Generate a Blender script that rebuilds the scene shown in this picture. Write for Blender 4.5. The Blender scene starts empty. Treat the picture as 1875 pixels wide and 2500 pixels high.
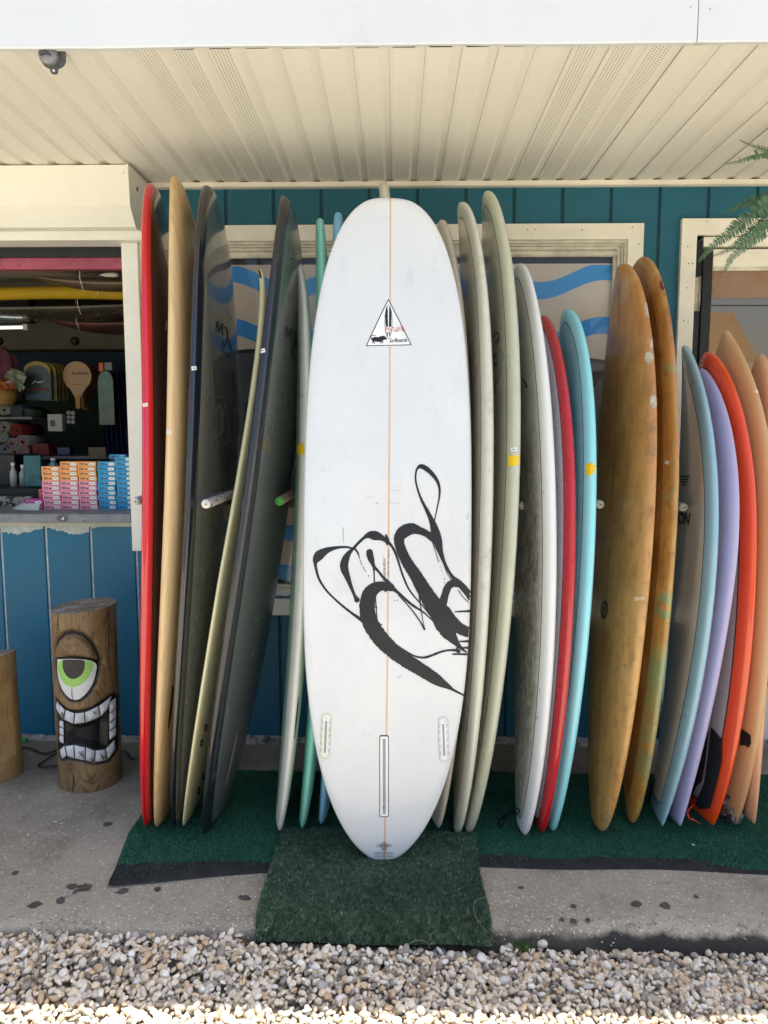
import bpy, bmesh, math, random
import numpy as np
from mathutils import Vector
from mathutils.bvhtree import BVHTree

# ------------------------------------------------------------------ camera, sky, sun, exposure
SC = bpy.context.scene
COL = SC.collection
F_PX, CX, CY = 1770.0, 937.5, 1250.0            # focal length and centre in pixels of a 1875 x 2500 frame
PITCH, YAW, CAMZ = math.atan(188 / 1770), math.atan(30.5 / 1770), 1.40
FW = np.array([-math.sin(YAW) * math.cos(PITCH), math.cos(YAW) * math.cos(PITCH), -math.sin(PITCH)])
RT = np.array([math.cos(YAW), math.sin(YAW), 0.0])
UP = np.cross(RT, FW)
CAM = np.array([0.0, 0.0, CAMZ])
cam_data = bpy.data.cameras.new('camera')
cam_data.sensor_fit = 'HORIZONTAL'
cam_data.sensor_width = 36.0
cam_data.lens = 36.0 * F_PX / 1875.0
cam_data.clip_start = 0.05
cam_data.clip_end = 1000.0
cam = bpy.data.objects.new('camera', cam_data)
COL.objects.link(cam)
cam.location = CAM
cam.rotation_euler = (math.pi / 2 - PITCH, 0.0, YAW)
SC.camera = cam

SUN_DIR = Vector((0.30, 0.117, 1.0)).normalized()   # towards the sun: high, a little behind the building
world = bpy.data.worlds.new('World')
SC.world = world
world.use_nodes = True
wn = world.node_tree
sky_node = wn.nodes.new('ShaderNodeTexSky')
sky_node.sky_type = 'NISHITA'
sky_node.sun_disc = False
sky_node.sun_elevation = math.asin(SUN_DIR.z)
sky_node.sun_rotation = math.atan2(SUN_DIR.x, SUN_DIR.y)
sky_node.dust_density = 3.0
sky_node.air_density = 0.8
sky_node.ozone_density = 0.2
bg = wn.nodes['Background']
bg.inputs['Strength'].default_value = 0.11
wn.links.new(sky_node.outputs[0], bg.inputs['Color'])

sun_data = bpy.data.lights.new('sun', 'SUN')
sun_data.energy = 5.0
sun_data.angle = math.radians(0.53)
sun_data.color = (1.0, 0.965, 0.83)
sun = bpy.data.objects.new('sun', sun_data)
COL.objects.link(sun)
sun.rotation_euler = SUN_DIR.to_track_quat('Z', 'Y').to_euler()
sun.location = (3, 3, 12)

SC.view_settings.view_transform = 'Standard'
SC.view_settings.look = 'None'
SC.view_settings.exposure = 1.58
SC.view_settings.gamma = 1.0
SC.cycles.max_bounces = 10
SC.cycles.diffuse_bounces = 6
SC.cycles.glossy_bounces = 5
SC.cycles.transparent_max_bounces = 12
SC.cycles.use_denoising = True

RNG = np.random.default_rng(7)
random.seed(7)

# ------------------------------------------------------------------ helpers
def ray(x, y):
    return FW + RT * (x - CX) / F_PX - UP * (y - CY) / F_PX

def at(x, y, Y=None, Z=None):
    """a point of the photograph at a known depth Y or height Z"""
    r = ray(x, y)
    k = Y / r[1] if Y is not None else (Z - CAMZ) / r[2]
    return CAM + r * k

def lin(h):
    h = h.lstrip('#')
    out = []
    for i in (0, 2, 4):
        c = int(h[i:i + 2], 16) / 255
        out.append(c / 12.92 if c <= 0.04045 else ((c + 0.055) / 1.055) ** 2.4)
    return tuple(out)

def C4(c):
    if isinstance(c, str):
        c = lin(c)
    return (c[0], c[1], c[2], 1.0)

class NT:
    """a small wrapper round a material's node tree"""
    def __init__(s, name):
        s.m = bpy.data.materials.new(name)
        s.m.use_nodes = True
        s.t = s.m.node_tree
        s.b = s.t.nodes['Principled BSDF']
        s.tc = None
    def n(s, kind, **kw):
        nd = s.t.nodes.new('ShaderNode' + kind)
        for k, v in kw.items():
            setattr(nd, k, v)
        return nd
    def put(s, sock, v):
        if v is None:
            return
        if hasattr(v, 'is_output') or isinstance(v, bpy.types.NodeSocket):
            s.t.links.new(v, sock)
        else:
            sock.default_value = v
    def obj(s):
        if s.tc is None:
            s.tc = s.n('TexCoord')
        return s.tc.outputs['Object']
    def mapping(s, scale=(1, 1, 1), vec=None, rot=(0, 0, 0)):
        m = s.n('Mapping')
        m.inputs['Scale'].default_value = scale
        m.inputs['Rotation'].default_value = rot
        s.t.links.new(vec or s.obj(), m.inputs['Vector'])
        return m.outputs[0]
    def noise(s, scale=5, detail=4, rough=.55, vec=None, dist=0.0):
        nd = s.n('TexNoise')
        nd.inputs['Scale'].default_value = scale
        nd.inputs['Detail'].default_value = detail
        nd.inputs['Roughness'].default_value = rough
        nd.inputs['Distortion'].default_value = dist
        s.t.links.new(vec or s.obj(), nd.inputs['Vector'])
        return nd.outputs['Fac']
    def voro(s, scale, vec=None, out='Distance', feature='F1'):
        nd = s.n('TexVoronoi', feature=feature)
        nd.inputs['Scale'].default_value = scale
        s.t.links.new(vec or s.obj(), nd.inputs['Vector'])
        return nd.outputs[out]
    def attr(s, name, out='Fac'):
        nd = s.n('Attribute')
        nd.attribute_name = name
        return nd.outputs[out]
    def math(s, op, a, b=None, clamp=False):
        nd = s.n('Math', operation=op)
        nd.use_clamp = clamp
        s.put(nd.inputs[0], a)
        if b is not None:
            s.put(nd.inputs[1], b)
        return nd.outputs[0]
    def ramp(s, v, lo, hi, a=0.0, b=1.0):
        nd = s.n('MapRange')
        nd.inputs['From Min'].default_value = lo
        nd.inputs['From Max'].default_value = hi
        nd.inputs['To Min'].default_value = a
        nd.inputs['To Max'].default_value = b
        s.put(nd.inputs['Value'], v)
        return nd.outputs[0]
    def mix(s, f, a, b, mode='MIX'):
        nd = s.n('Mix', data_type='RGBA', blend_type=mode)
        s.put(nd.inputs['Factor'], f)
        s.put(nd.inputs['A'], C4(a) if isinstance(a, (tuple, str)) else a)
        s.put(nd.inputs['B'], C4(b) if isinstance(b, (tuple, str)) else b)
        return nd.outputs['Result']
    def bump(s, h, strength=.3, dist=.01):
        nd = s.n('Bump')
        nd.inputs['Strength'].default_value = strength
        nd.inputs['Distance'].default_value = dist
        s.put(nd.inputs['Height'], h)
        s.t.links.new(nd.outputs[0], s.b.inputs['Normal'])
    def fin(s, col, rough=.5, spec=.5, coat=0., crough=.08, metal=0.):
        s.put(s.b.inputs['Base Color'], C4(col) if isinstance(col, (tuple, str)) else col)
        s.put(s.b.inputs['Roughness'], rough)
        s.b.inputs['Specular IOR Level'].default_value = spec
        s.b.inputs['Coat Weight'].default_value = coat
        s.b.inputs['Coat Roughness'].default_value = crough
        s.b.inputs['Metallic'].default_value = metal
        return s.m

MATS = {}
def mat(name, col, rough=.5, spec=.4, var=.12, vs=6.0, bump=0., bs=60., coat=0., metal=0., dirt=None, ds=9., dlo=.56, dhi=.7, stretch=(1, 1, 1)):
    """plain painted or moulded surface: base colour with mottling, optional dirt patches and fine relief"""
    if name in MATS:
        return MATS[name]
    t = NT(name)
    col = lin(col) if isinstance(col, str) else col
    v = t.mapping(stretch)
    n1 = t.noise(vs, 5, .6, v)
    c = t.mix(t.ramp(n1, .3, .7), tuple(x * (1 - var) for x in col), tuple(min(1, x * (1 + var)) for x in col))
    if dirt is not None:
        c = t.mix(t.ramp(t.noise(ds, 6, .7, v), dlo, dhi), c, dirt)
    if bump:
        t.bump(t.noise(bs, 4, .6, v), bump, .004)
    r = t.ramp(t.noise(vs * 3, 3), .3, .7, max(0.02, rough - .07), min(1, rough + .07))
    MATS[name] = t.fin(c, r, spec, coat, .06, metal)
    return MATS[name]

def tag(o, label=None, cat=None, group=None, kind=None):
    if label: o['label'] = label
    if cat: o['category'] = cat
    if group: o['group'] = group
    if kind: o['kind'] = kind
    return o

def empty(name, loc=(0, 0, 0), parent=None):
    o = bpy.data.objects.new(name, None)
    o.empty_display_size = .05
    COL.objects.link(o)
    o.location = loc
    if parent: o.parent = parent
    return o

def mesh_obj(name, V, Fc, mats, parent=None, loc=None, smooth=False, fm=None, attrs=None):
    """V in world space; the object sits at loc (or at its parent's origin)"""
    me = bpy.data.meshes.new(name)
    V = np.asarray(V, float).reshape(-1, 3)
    org = np.zeros(3)
    if parent is not None:
        org = WPOS(parent)
    elif loc is not None:
        org = np.asarray(loc, float)
    me.from_pydata((V - org).tolist(), [], [list(map(int, f)) for f in Fc])
    o = bpy.data.objects.new(name, me)
    COL.objects.link(o)
    if not isinstance(mats, (list, tuple)): mats = [mats]
    for m in mats: me.materials.append(m)
    if fm is not None: me.polygons.foreach_set('material_index', np.asarray(fm, np.int32))
    if smooth is True:
        me.polygons.foreach_set('use_smooth', np.ones(len(me.polygons), bool))
    elif smooth is not False and smooth is not None:
        me.polygons.foreach_set('use_smooth', np.asarray(smooth, bool))
    if attrs:
        for k, a in attrs.items():
            at_ = me.attributes.new(k, 'FLOAT', 'POINT')
            at_.data.foreach_set('value', np.asarray(a, np.float32).ravel())
    if parent is not None: o.parent = parent
    elif loc is not None: o.location = loc
    return o

def WPOS(o):
    p = np.zeros(3)
    while o is not None:
        p = p + np.array(o.location)
        o = o.parent
    return p

class MB:
    """collects shapes (world space) that become ONE mesh"""
    def __init__(s):
        s.V, s.F, s.M, s.S = [], [], [], []
        s.cur = 0
    def add(s, V, Fc, smooth=False):
        o = len(s.V)
        s.V += [tuple(map(float, v)) for v in V]
        for f in Fc:
            s.F.append([o + int(i) for i in f]); s.M.append(s.cur); s.S.append(smooth)
        return s
    def box(s, x0, x1, y0, y1, z0, z1, bev=0.0):
        if bev > 0:
            bm = bmesh.new()
            bmesh.ops.create_cube(bm, size=1)
            for v in bm.verts:
                v.co = Vector(((x0 + x1) / 2 + v.co.x * (x1 - x0), (y0 + y1) / 2 + v.co.y * (y1 - y0), (z0 + z1) / 2 + v.co.z * (z1 - z0)))
            bmesh.ops.bevel(bm, geom=bm.edges[:], offset=bev, segments=1, affect='EDGES')
            bm.verts.index_update()
            s.add([v.co for v in bm.verts], [[v.index for v in f.verts] for f in bm.faces])
            bm.free()
            return s
        V = [(x, y, z) for x in (x0, x1) for y in (y0, y1) for z in (z0, z1)]
        return s.add(V, [(0, 1, 3, 2), (4, 6, 7, 5), (0, 4, 5, 1), (2, 3, 7, 6), (0, 2, 6, 4), (1, 5, 7, 3)])
    def extrude(s, poly, axis, a, b):
        """poly: 2-D points in the other two axes (in order), extruded along axis from a to b"""
        def P(p, t):
            q = list(p); q.insert(axis, t); return tuple(q)
        n = len(poly)
        V = [P(p, a) for p in poly] + [P(p, b) for p in poly]
        Fc = [(i, (i + 1) % n, n + (i + 1) % n, n + i) for i in range(n)]
        return s.add(V, Fc + [list(range(n))[::-1], list(range(n, 2 * n))])
    def tube(s, pts, r, n=8, cap=True):
        pts = np.asarray(pts, float)
        rr = np.full(len(pts), r) if np.isscalar(r) else np.asarray(r)
        V, Fc = [], []
        ref = np.array([0.31, 0.2, 0.93])
        for i, p in enumerate(pts):
            d = pts[min(i + 1, len(pts) - 1)] - pts[max(i - 1, 0)]
            d /= np.linalg.norm(d) + 1e-9
            if abs(d @ ref) > .97: ref = np.array([1.0, 0.1, 0])
            a = np.cross(d, ref); a /= np.linalg.norm(a)
            b = np.cross(d, a)
            for k in range(n):
                t = 2 * math.pi * k / n
                V.append(p + rr[i] * (math.cos(t) * a + math.sin(t) * b))
        for i in range(len(pts) - 1):
            for k in range(n):
                Fc.append((i * n + k, i * n + (k + 1) % n, (i + 1) * n + (k + 1) % n, (i + 1) * n + k))
        s.add(V, Fc, True)
        if cap:
            o = len(s.V) - len(V)
            s.F.append([o + k for k in range(n)][::-1]); s.M.append(s.cur); s.S.append(False)
            s.F.append([o + (len(pts) - 1) * n + k for k in range(n)]); s.M.append(s.cur); s.S.append(False)
        return s
    def lathe(s, prof, c, n=24, axis=2):
        """prof: (radius, height) pairs about an axis through c"""
        V, Fc = [], []
        for r, h in prof:
            for k in range(n):
                t = 2 * math.pi * k / n
                q = [r * math.cos(t), r * math.sin(t)]
                q.insert(axis, h)
                V.append((c[0] + q[0], c[1] + q[1], c[2] + q[2]))
        for i in range(len(prof) - 1):
            for k in range(n):
                Fc.append((i * n + k, i * n + (k + 1) % n, (i + 1) * n + (k + 1) % n, (i + 1) * n + k))
        return s.add(V, Fc, True)
    def build(s, name, mats, parent=None, loc=None):
        return mesh_obj(name, s.V, s.F, mats, parent, loc, s.S, s.M)

def box(name, x0, x1, y0, y1, z0, z1, m, parent=None, loc=None, bev=0.0):
    return MB().box(x0, x1, y0, y1, z0, z1, bev).build(name, m, parent, loc)

def catmull(P, n):
    P = np.asarray(P, float)
    P = np.vstack([2 * P[0] - P[1], P, 2 * P[-1] - P[-2]])
    out = []
    for i in range(1, len(P) - 2):
        for t in np.linspace(0, 1, n, endpoint=False):
            a, b, c, d = P[i - 1:i + 3]
            out.append(.5 * ((2 * b) + (c - a) * t + (2 * a - 5 * b + 4 * c - d) * t * t + (3 * b - a - 3 * c + d) * t ** 3))
    out.append(P[-2])
    return np.array(out)

def polyfill(pts, rings=3):
    """star-shaped polygon filled with rings -> vertices, faces, ring parameter (1 rim .. 0 centre)"""
    pts = np.asarray(pts, float)
    c = pts.mean(0); n = len(pts)
    V, R = [], []
    for k in range(rings):
        f = 1 - k / rings
        V += list(c + (pts - c) * f); R += [f] * n
    V.append(c); R.append(0.0)
    Fc = []
    for k in range(rings - 1):
        for i in range(n):
            Fc.append((k * n + i, k * n + (i + 1) % n, (k + 1) * n + (i + 1) % n, (k + 1) * n + i))
    for i in range(n):
        Fc.append(((rings - 1) * n + i, (rings - 1) * n + (i + 1) % n, rings * n))
    return np.array(V), Fc, np.array(R)

def dens(pts, k):
    """resample a closed polygon with k points per side"""
    pts = np.asarray(pts, float)
    return np.vstack([pts[i] + (pts[(i + 1) % len(pts)] - pts[i]) * t for i in range(len(pts)) for t in np.linspace(0, 1, k, endpoint=False)])

def ellipse(cx, cy, rx, ry, n=20, rot=0.0):
    t = np.linspace(0, 2 * math.pi, n, endpoint=False)
    x, y = rx * np.cos(t), ry * np.sin(t)
    return np.c_[cx + x * math.cos(rot) - y * math.sin(rot), cy + x * math.sin(rot) + y * math.cos(rot)]

def ribbon(P, n=8, rough=0.0, across=3):
    """polyline of (x, y, width) -> strip with round ends"""
    Q = catmull(P, n)
    xy, w = Q[:, :2], np.maximum(Q[:, 2], .5) * .5
    d = np.gradient(xy, axis=0); d /= np.linalg.norm(d, axis=1)[:, None] + 1e-9
    nv = np.c_[-d[:, 1], d[:, 0]]
    w = w * (1 + rough * RNG.normal(size=len(w)).clip(-2, 2))
    r0, r1 = w[0], w[-1]
    xy = np.vstack([xy[0] - d[0] * r0 * .9, xy[0] - d[0] * r0 * .55, xy, xy[-1] + d[-1] * r1 * .55, xy[-1] + d[-1] * r1 * .9])
    w = np.r_[r0 * .4, r0 * .83, w, r1 * .83, r1 * .4]
    nv = np.vstack([nv[0], nv[0], nv, nv[-1], nv[-1]])
    V, Fc = [], []
    for i in range(len(xy)):
        for k in range(across + 1):
            V.append(xy[i] + nv[i] * w[i] * (2 * k / across - 1))
    m = across + 1
    for i in range(len(xy) - 1):
        for k in range(across):
            Fc.append((i * m + k, i * m + k + 1, (i + 1) * m + k + 1, (i + 1) * m + k))
    return np.array(V), Fc

def text2d(body, shear=0.0, bold=0.0):
    cu = bpy.data.curves.new('lettering', 'FONT')
    cu.body = body; cu.shear = shear; cu.offset = bold; cu.resolution_u = 3
    o = bpy.data.objects.new('lettering', cu)
    COL.objects.link(o)
    dg = bpy.context.evaluated_depsgraph_get()
    me = bpy.data.meshes.new_from_object(o.evaluated_get(dg))
    V = np.array([v.co[:2] for v in me.vertices]); Fc = [list(p.vertices) for p in me.polygons]
    bpy.data.objects.remove(o); bpy.data.curves.remove(cu); bpy.data.meshes.remove(me)
    V = (V - V.min(0)) / (V.max(0) - V.min(0))
    return V, Fc            # normalised to the unit square, y up

def text_px(body, x0, y0, x1, y1, rot=0.0, **k):
    """lettering fitted to a pixel rectangle, optionally turned about its centre"""
    V, Fc = text2d(body, **k)
    c = np.array([(x0 + x1) / 2, (y0 + y1) / 2])
    P = np.c_[(V[:, 0] - .5) * (x1 - x0), (.5 - V[:, 1]) * (y1 - y0)]
    P = np.c_[P[:, 0] * math.cos(rot) - P[:, 1] * math.sin(rot), P[:, 0] * math.sin(rot) + P[:, 1] * math.cos(rot)]
    return P + c, Fc

# ------------------------------------------------------------------ materials of the setting
def m_siding(name, col, wear):
    t = NT(name)
    v = t.mapping((9, 9, 1.2))
    g = t.noise(14, 6, .65, v)
    n = t.noise(2.2, 4)
    c = t.mix(t.ramp(n, .3, .7), tuple(x * .86 for x in col), tuple(x * 1.13 for x in col))
    c = t.mix(t.ramp(g, .62, .8, 0, .35), c, tuple(x * .5 for x in col))
    h = t.mapping((1.2, 9, 22))
    c = t.mix(t.ramp(t.noise(16, 3, .5, h), .6, .75, 0, .18), c, tuple(min(1, x * 1.5 + .02) for x in col))
    # small paint chips
    c = t.mix(t.ramp(t.noise(38, 3, .7), .745 - wear, .775 - wear, 0, .9), c, (.03, .045, .05))
    t.bump(t.math('ADD', g, t.math('MULTIPLY', t.noise(50, 3), .5)), .35, .004)
    return t.fin(c, t.ramp(n, .3, .7, .42, .6), .4)
TEAL = m_siding('teal_siding_paint', (.009, .105, .165), 0.0)
BLUE = m_siding('blue_siding_paint', (.005, .125, .225), .035)
GROOVE = mat('groove_paint', (.008, .055, .07), .6)
PALE_GROOVE = mat('pale_caulk', (.48, .52, .54), .7, var=.3, vs=30)
CREAM = mat('cream_trim_paint', (.78, .745, .65), .45, var=.08, vs=9, bump=.3, bs=90, dirt=(.22, .17, .11), ds=26, dlo=.70, dhi=.76)
OLDCREAM = mat('weathered_cream_paint', (.62, .575, .48), .55, var=.2, vs=14, bump=.8, bs=55, dirt=(.14, .11, .08), ds=30, dlo=.62, dhi=.72)
SHUTTER = mat('cream_shutter_metal', (.82, .80, .725), .35, var=.05, vs=3, dirt=(.62, .57, .46), ds=5, dlo=.6, dhi=.85)
WHITE = mat('white_post_paint', (.82, .805, .75), .45, var=.05, vs=5, dirt=(.45, .42, .36), ds=22, dlo=.68, dhi=.78)
FASCIA = mat('white_fascia_metal', (.66, .675, .70), .4, var=.035, vs=2.0, dirt=(.55, .56, .585), ds=3.5, dlo=.6, dhi=.85)
BLACK = mat('black_paint', (.010, .011, .014), .45, var=.2)
DARK = mat('dark_void', (.012, .012, .014), .8)

def m_soffit(name, holes):
    t = NT(name)
    n = t.noise(1.7, 4)
    c = t.mix(t.ramp(n, .35, .7), (.775, .73, .66), (.815, .775, .71))
    c = t.mix(t.ramp(t.noise(7, 5, .7), .62, .8, 0, .35), c, (.68, .61, .50))
    if holes:
        sep = t.n('SeparateXYZ'); t.t.links.new(t.obj(), sep.inputs[0])
        x, y = sep.outputs[0], sep.outputs[1]
        gx = t.math('DIVIDE', x, .0096)
        row = t.math('FLOOR', gx)
        gy = t.math('ADD', t.math('DIVIDE', y, .0118), t.math('MULTIPLY', row, .5))
        dx = t.math('MULTIPLY', t.math('SUBTRACT', t.math('FRACT', gx), .5), .0096)
        dy = t.math('MULTIPLY', t.math('SUBTRACT', t.math('FRACT', gy), .5), .0118)
        d = t.math('SQRT', t.math('ADD', t.math('MULTIPLY', dx, dx), t.math('MULTIPLY', dy, dy)))
        inside = t.math('MULTIPLY', t.math('GREATER_THAN', x, .0096), t.math('LESS_THAN', x, .0672))
        hole = t.math('MULTIPLY', t.math('LESS_THAN', d, .0021), inside)
        c = t.mix(hole, c, (.05, .04, .03))
        t.bump(t.math('SUBTRACT', 1.0, hole), .6, .004)
    return t.fin(c, .42, .4)
SOFFIT, SOFFIT_V = m_soffit('almond_soffit_vinyl', False), m_soffit('perforated_soffit_vinyl', True)

def m_glass(name, ior=1.5, tint=(1, 1, 1), refl=(1, 1, 1)):
    m = bpy.data.materials.new(name); m.use_nodes = True
    t = m.node_tree; t.nodes.remove(t.nodes['Principled BSDF'])
    tr = t.nodes.new('ShaderNodeBsdfTransparent'); tr.inputs[0].default_value = (*tint, 1)
    gl = t.nodes.new('ShaderNodeBsdfGlossy'); gl.inputs['Roughness'].default_value = .01; gl.inputs['Color'].default_value = (*refl, 1)
    fr = t.nodes.new('ShaderNodeFresnel'); fr.inputs[0].default_value = ior
    mx = t.nodes.new('ShaderNodeMixShader')
    t.links.new(fr.outputs[0], mx.inputs[0]); t.links.new(tr.outputs[0], mx.inputs[1]); t.links.new(gl.outputs[0], mx.inputs[2])
    t.links.new(mx.outputs[0], t.nodes['Material Output'].inputs[0])
    return m
GLASS = m_glass('window_glass', 1.45)
DOORGLASS = m_glass('door_glass', 2.8, (.85, .8, .72), (1, .76, .54))

def m_concrete():
    t = NT('aggregate_concrete')
    n = t.noise(1.6, 6, .65)
    c = t.mix(t.ramp(n, .3, .72), (.225, .195, .150), (.40, .36, .285))
    c = t.mix(t.ramp(t.noise(60, 4, .7), .35, .75, 0, .55), c, (.48, .43, .345))
    c = t.mix(t.ramp(t.noise(4.5, 6, .7), .50, .70, 0, .55), c, (.15, .128, .098))
    # aggregate flecks of two sizes
    for sc, th, cc in ((58, .21, (.56, .52, .45)), (105, .24, (.52, .48, .41)), (75, .13, (.07, .065, .06))):
        vo = t.n('TexVoronoi'); vo.inputs['Scale'].default_value = sc
        t.t.links.new(t.obj(), vo.inputs['Vector'])
        keep = t.math('GREATER_THAN', t.math('FRACT', t.math('MULTIPLY', t.n_sep(vo.outputs['Color']), 7.3)), .52)
        c = t.mix(t.math('MULTIPLY', t.math('LESS_THAN', vo.outputs['Distance'], th), keep), c, cc)
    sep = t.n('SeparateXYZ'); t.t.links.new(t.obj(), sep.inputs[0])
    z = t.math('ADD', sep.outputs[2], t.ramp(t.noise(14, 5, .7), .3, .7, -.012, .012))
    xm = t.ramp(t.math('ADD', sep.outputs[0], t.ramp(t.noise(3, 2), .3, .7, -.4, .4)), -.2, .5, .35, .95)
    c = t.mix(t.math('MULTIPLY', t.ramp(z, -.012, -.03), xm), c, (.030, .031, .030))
    # concrete turns darker back towards the wall, with an uneven edge
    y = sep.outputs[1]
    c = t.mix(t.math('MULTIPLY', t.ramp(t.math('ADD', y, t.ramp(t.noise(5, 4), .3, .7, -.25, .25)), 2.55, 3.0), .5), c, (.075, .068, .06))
    t.bump(t.math('ADD', t.noise(120, 4, .7), t.math('MULTIPLY', t.noise(22, 4), .8)), .45, .006)
    return t.fin(c, .85, .25)
NT.n_sep = lambda s, col: (lambda q: (s.t.links.new(col, q.inputs[0]), q.outputs[0])[1])(s.n('SeparateColor'))
CONCRETE = m_concrete()

def m_ground():
    t = NT('gravel_ground')
    vo = t.n('TexVoronoi'); vo.inputs['Scale'].default_value = 45
    t.t.links.new(t.obj(), vo.inputs['Vector'])
    c = t.mix(t.n_sep(vo.outputs['Color']), (.42, .40, .33), (.62, .60, .52))
    c = t.mix(t.ramp(vo.outputs['Distance'], .35, .6), c, (.28, .255, .20))
    t.bump(t.math('SUBTRACT', 1.0, vo.outputs['Distance']), .8, .01)
    return t.fin(c, .8, .3)

# ------------------------------------------------------------------ ground and pavement
gm = MB(); gm.add([(-150, -150, -.105), (150, -150, -.105), (150, 150, -.105), (-150, 150, -.105)], [(0, 1, 2, 3)])
tag(gm.build('ground', m_ground()), 'pale gravel ground running out into the sunlight', 'ground', kind='structure')

def slab_front(x):
    return 1.935 + .006 * math.sin(3.1 * x + .7) + .004 * math.sin(11 * x) + (.012 if x > 0 else -.008) * min(1, abs(x))
xs = np.linspace(-4.2, 4.2, 260)
prof = [(.00, -.14), (-.004, -.06), (.000, -.030), (.008, -.012), (.022, -.003), (.045, 0.0), (.30, 0.0), (.8, .001), (1.6, .002)]
V = [];
for x in xs:
    f = slab_front(x)
    for k, (dy, z) in enumerate(prof):
        j = .0035 * math.sin(37 * x + 5 * k) * (k in (1, 2, 3, 4)) + .003 * random.uniform(-1, 1) * (k in (1, 2, 3))
        V.append((x, f + dy + j, z + (.0015 * math.sin(19 * x + k) if k < 5 else 0)))
n = len(prof)
Fc = [(i * n + k, (i + 1) * n + k, (i + 1) * n + k + 1, i * n + k + 1) for i in range(len(xs) - 1) for k in range(n - 1)]
pavement = mesh_obj('pavement', V, Fc, CONCRETE, None, (0, 0, 0), True)
tag(pavement, 'worn exposed-aggregate concrete walkway with a low kerb edge', 'pavement', kind='structure')
SPOT = mat('dark_spot', (.075, .070, .064), .7, var=.3, vs=40)
for (px, py, rx, ry) in [(205, 2168, 15, 7), (176, 2165, 12, 6), (185, 2178, 6, 4), (148, 2200, 10, 6), (85, 2210, 14, 5), (300, 2176, 13, 5), (262, 2013, 12, 5), (38, 2132, 7, 4),
                         (598, 2193, 14, 4), (385, 2172, 8, 4), (1552, 2208, 12, 6), (1624, 2212, 10, 6), (1400, 2213, 6, 3), (1372, 2246, 6, 3), (1400, 2250, 8, 4), (1436, 2248, 5, 4), (1273, 2168, 6, 2), (1700, 2190, 5, 3)]:
    c = at(px, py, Z=.001)
    k = 2.35 / F_PX
    e = ellipse(0, 0, rx * k, ry * k * 2.0, 18, random.uniform(-.4, .4)) * (1 + RNG.uniform(-.28, .28, (18, 1)))
    P, Fq, R = polyfill(e, 2)
    mesh_obj('gum_spot', [(c[0] + p[0], c[1] + p[1], .0035 + .0012 * (1 - r)) for p, r in zip(P, R)], Fq, SPOT, pavement, smooth=True)

# aggregate stones standing proud along the worn kerb edge and here and there on the slab
def m_agg():
    t = NT('aggregate_stone')
    c = t.mix(t.attr('tone'), (.24, .21, .16), (.56, .52, .44))
    return t.fin(c, .6, .3)
AV, AF, AT = [], [], []
_bm = bmesh.new(); bmesh.ops.create_icosphere(_bm, subdivisions=1, radius=1); _bm.verts.index_update()
_iv = np.array([v.co for v in _bm.verts]); _if = np.array([[v.index for v in f.verts] for f in _bm.faces]); _bm.free()
for k in range(3600):
    x = RNG.uniform(-2.0, 2.0)
    edge_ = k < 1500
    d = abs(RNG.normal(0, .030)) if edge_ else RNG.uniform(.03, .75) ** 1.3
    f = slab_front(x)
    zz_ = np.interp(d, [0, .008, .022, .045, .1], [-.030, -.012, -.003, 0, 0]) - (RNG.uniform(0, .03) if edge_ and d < .006 else 0)
    r_ = RNG.uniform(.0018, .0048) if edge_ else RNG.uniform(.0014, .0042)
    th_ = RNG.uniform(0, 6.28)
    sh_ = _iv * np.array([1.2, .9, .42]) * RNG.uniform(.8, 1.2, 3) * r_
    sh_ = np.c_[sh_[:, 0] * math.cos(th_) - sh_[:, 1] * math.sin(th_), sh_[:, 0] * math.sin(th_) + sh_[:, 1] * math.cos(th_), sh_[:, 2]]
    AV.append(sh_ + (x, f + d, zz_ + .0003)); AF.append(_if + len(_iv) * k); AT.append(np.full(len(_iv), RNG.random()))
AGG = (AV, AF, AT)
# gravel: a mass nobody could count, each pebble real geometry
def m_pebble():
    t = NT('pebble_stone')
    r = t.attr('tone')
    nd = t.n('ValToRGB'); e = nd.color_ramp.elements
    cols = [(0, '#857a6c'), (.10, '#8d867d'), (0.22, '#cdbfa6'), (0.36, '#e2d8c6'), (0.5, '#d0c8ba'), (0.62, '#ebe3d2'), (0.74, '#d9c19e'), (0.86, '#bda284'), (0.93, '#f0ece4'), (1, '#9c9a97')]
    e[0].position, e[0].color = cols[0][0], C4(cols[0][1]); e[1].position, e[1].color = cols[1][0], C4(cols[1][1])
    for p, h in cols[2:]:
        q = e.new(p); q.color = C4(h)
    t.t.links.new(r, nd.inputs[0])
    c = t.mix(t.ramp(t.noise(70, 4, .7), .45, .8, 0, .5), nd.outputs[0], (.40, .345, .26))
    c = t.mix(t.ramp(t.noise(230, 3), .55, .8, 0, .4), c, (.5, .48, .44))
    t.bump(t.noise(260, 4), .25, .002)
    return t.fin(c, .6, .35)
def icos(sub):
    bm = bmesh.new(); bmesh.ops.create_icosphere(bm, subdivisions=sub, radius=1)
    bm.verts.index_update()
    V = np.array([v.co for v in bm.verts]); Fc = np.array([[v.index for v in f.verts] for f in bm.faces]); bm.free()
    return V, Fc
IV, IF = icos(2)
shapes = []
for k in range(10):
    a = RNG.normal(size=(4, 3)); b = RNG.uniform(0, 6, 4)
    d = sum(.11 * np.sin(IV @ (a[j] * 1.7) + b[j]) for j in range(4))
    shapes.append(IV * (1 + d)[:, None])
sp = .0146
gx, gy = np.meshgrid(np.arange(-1.6, 1.6, sp), np.arange(1.36, 1.955, sp * .87))
gx = gx + (np.arange(gx.shape[0]) % 2)[:, None] * sp / 2
PX = []
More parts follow.
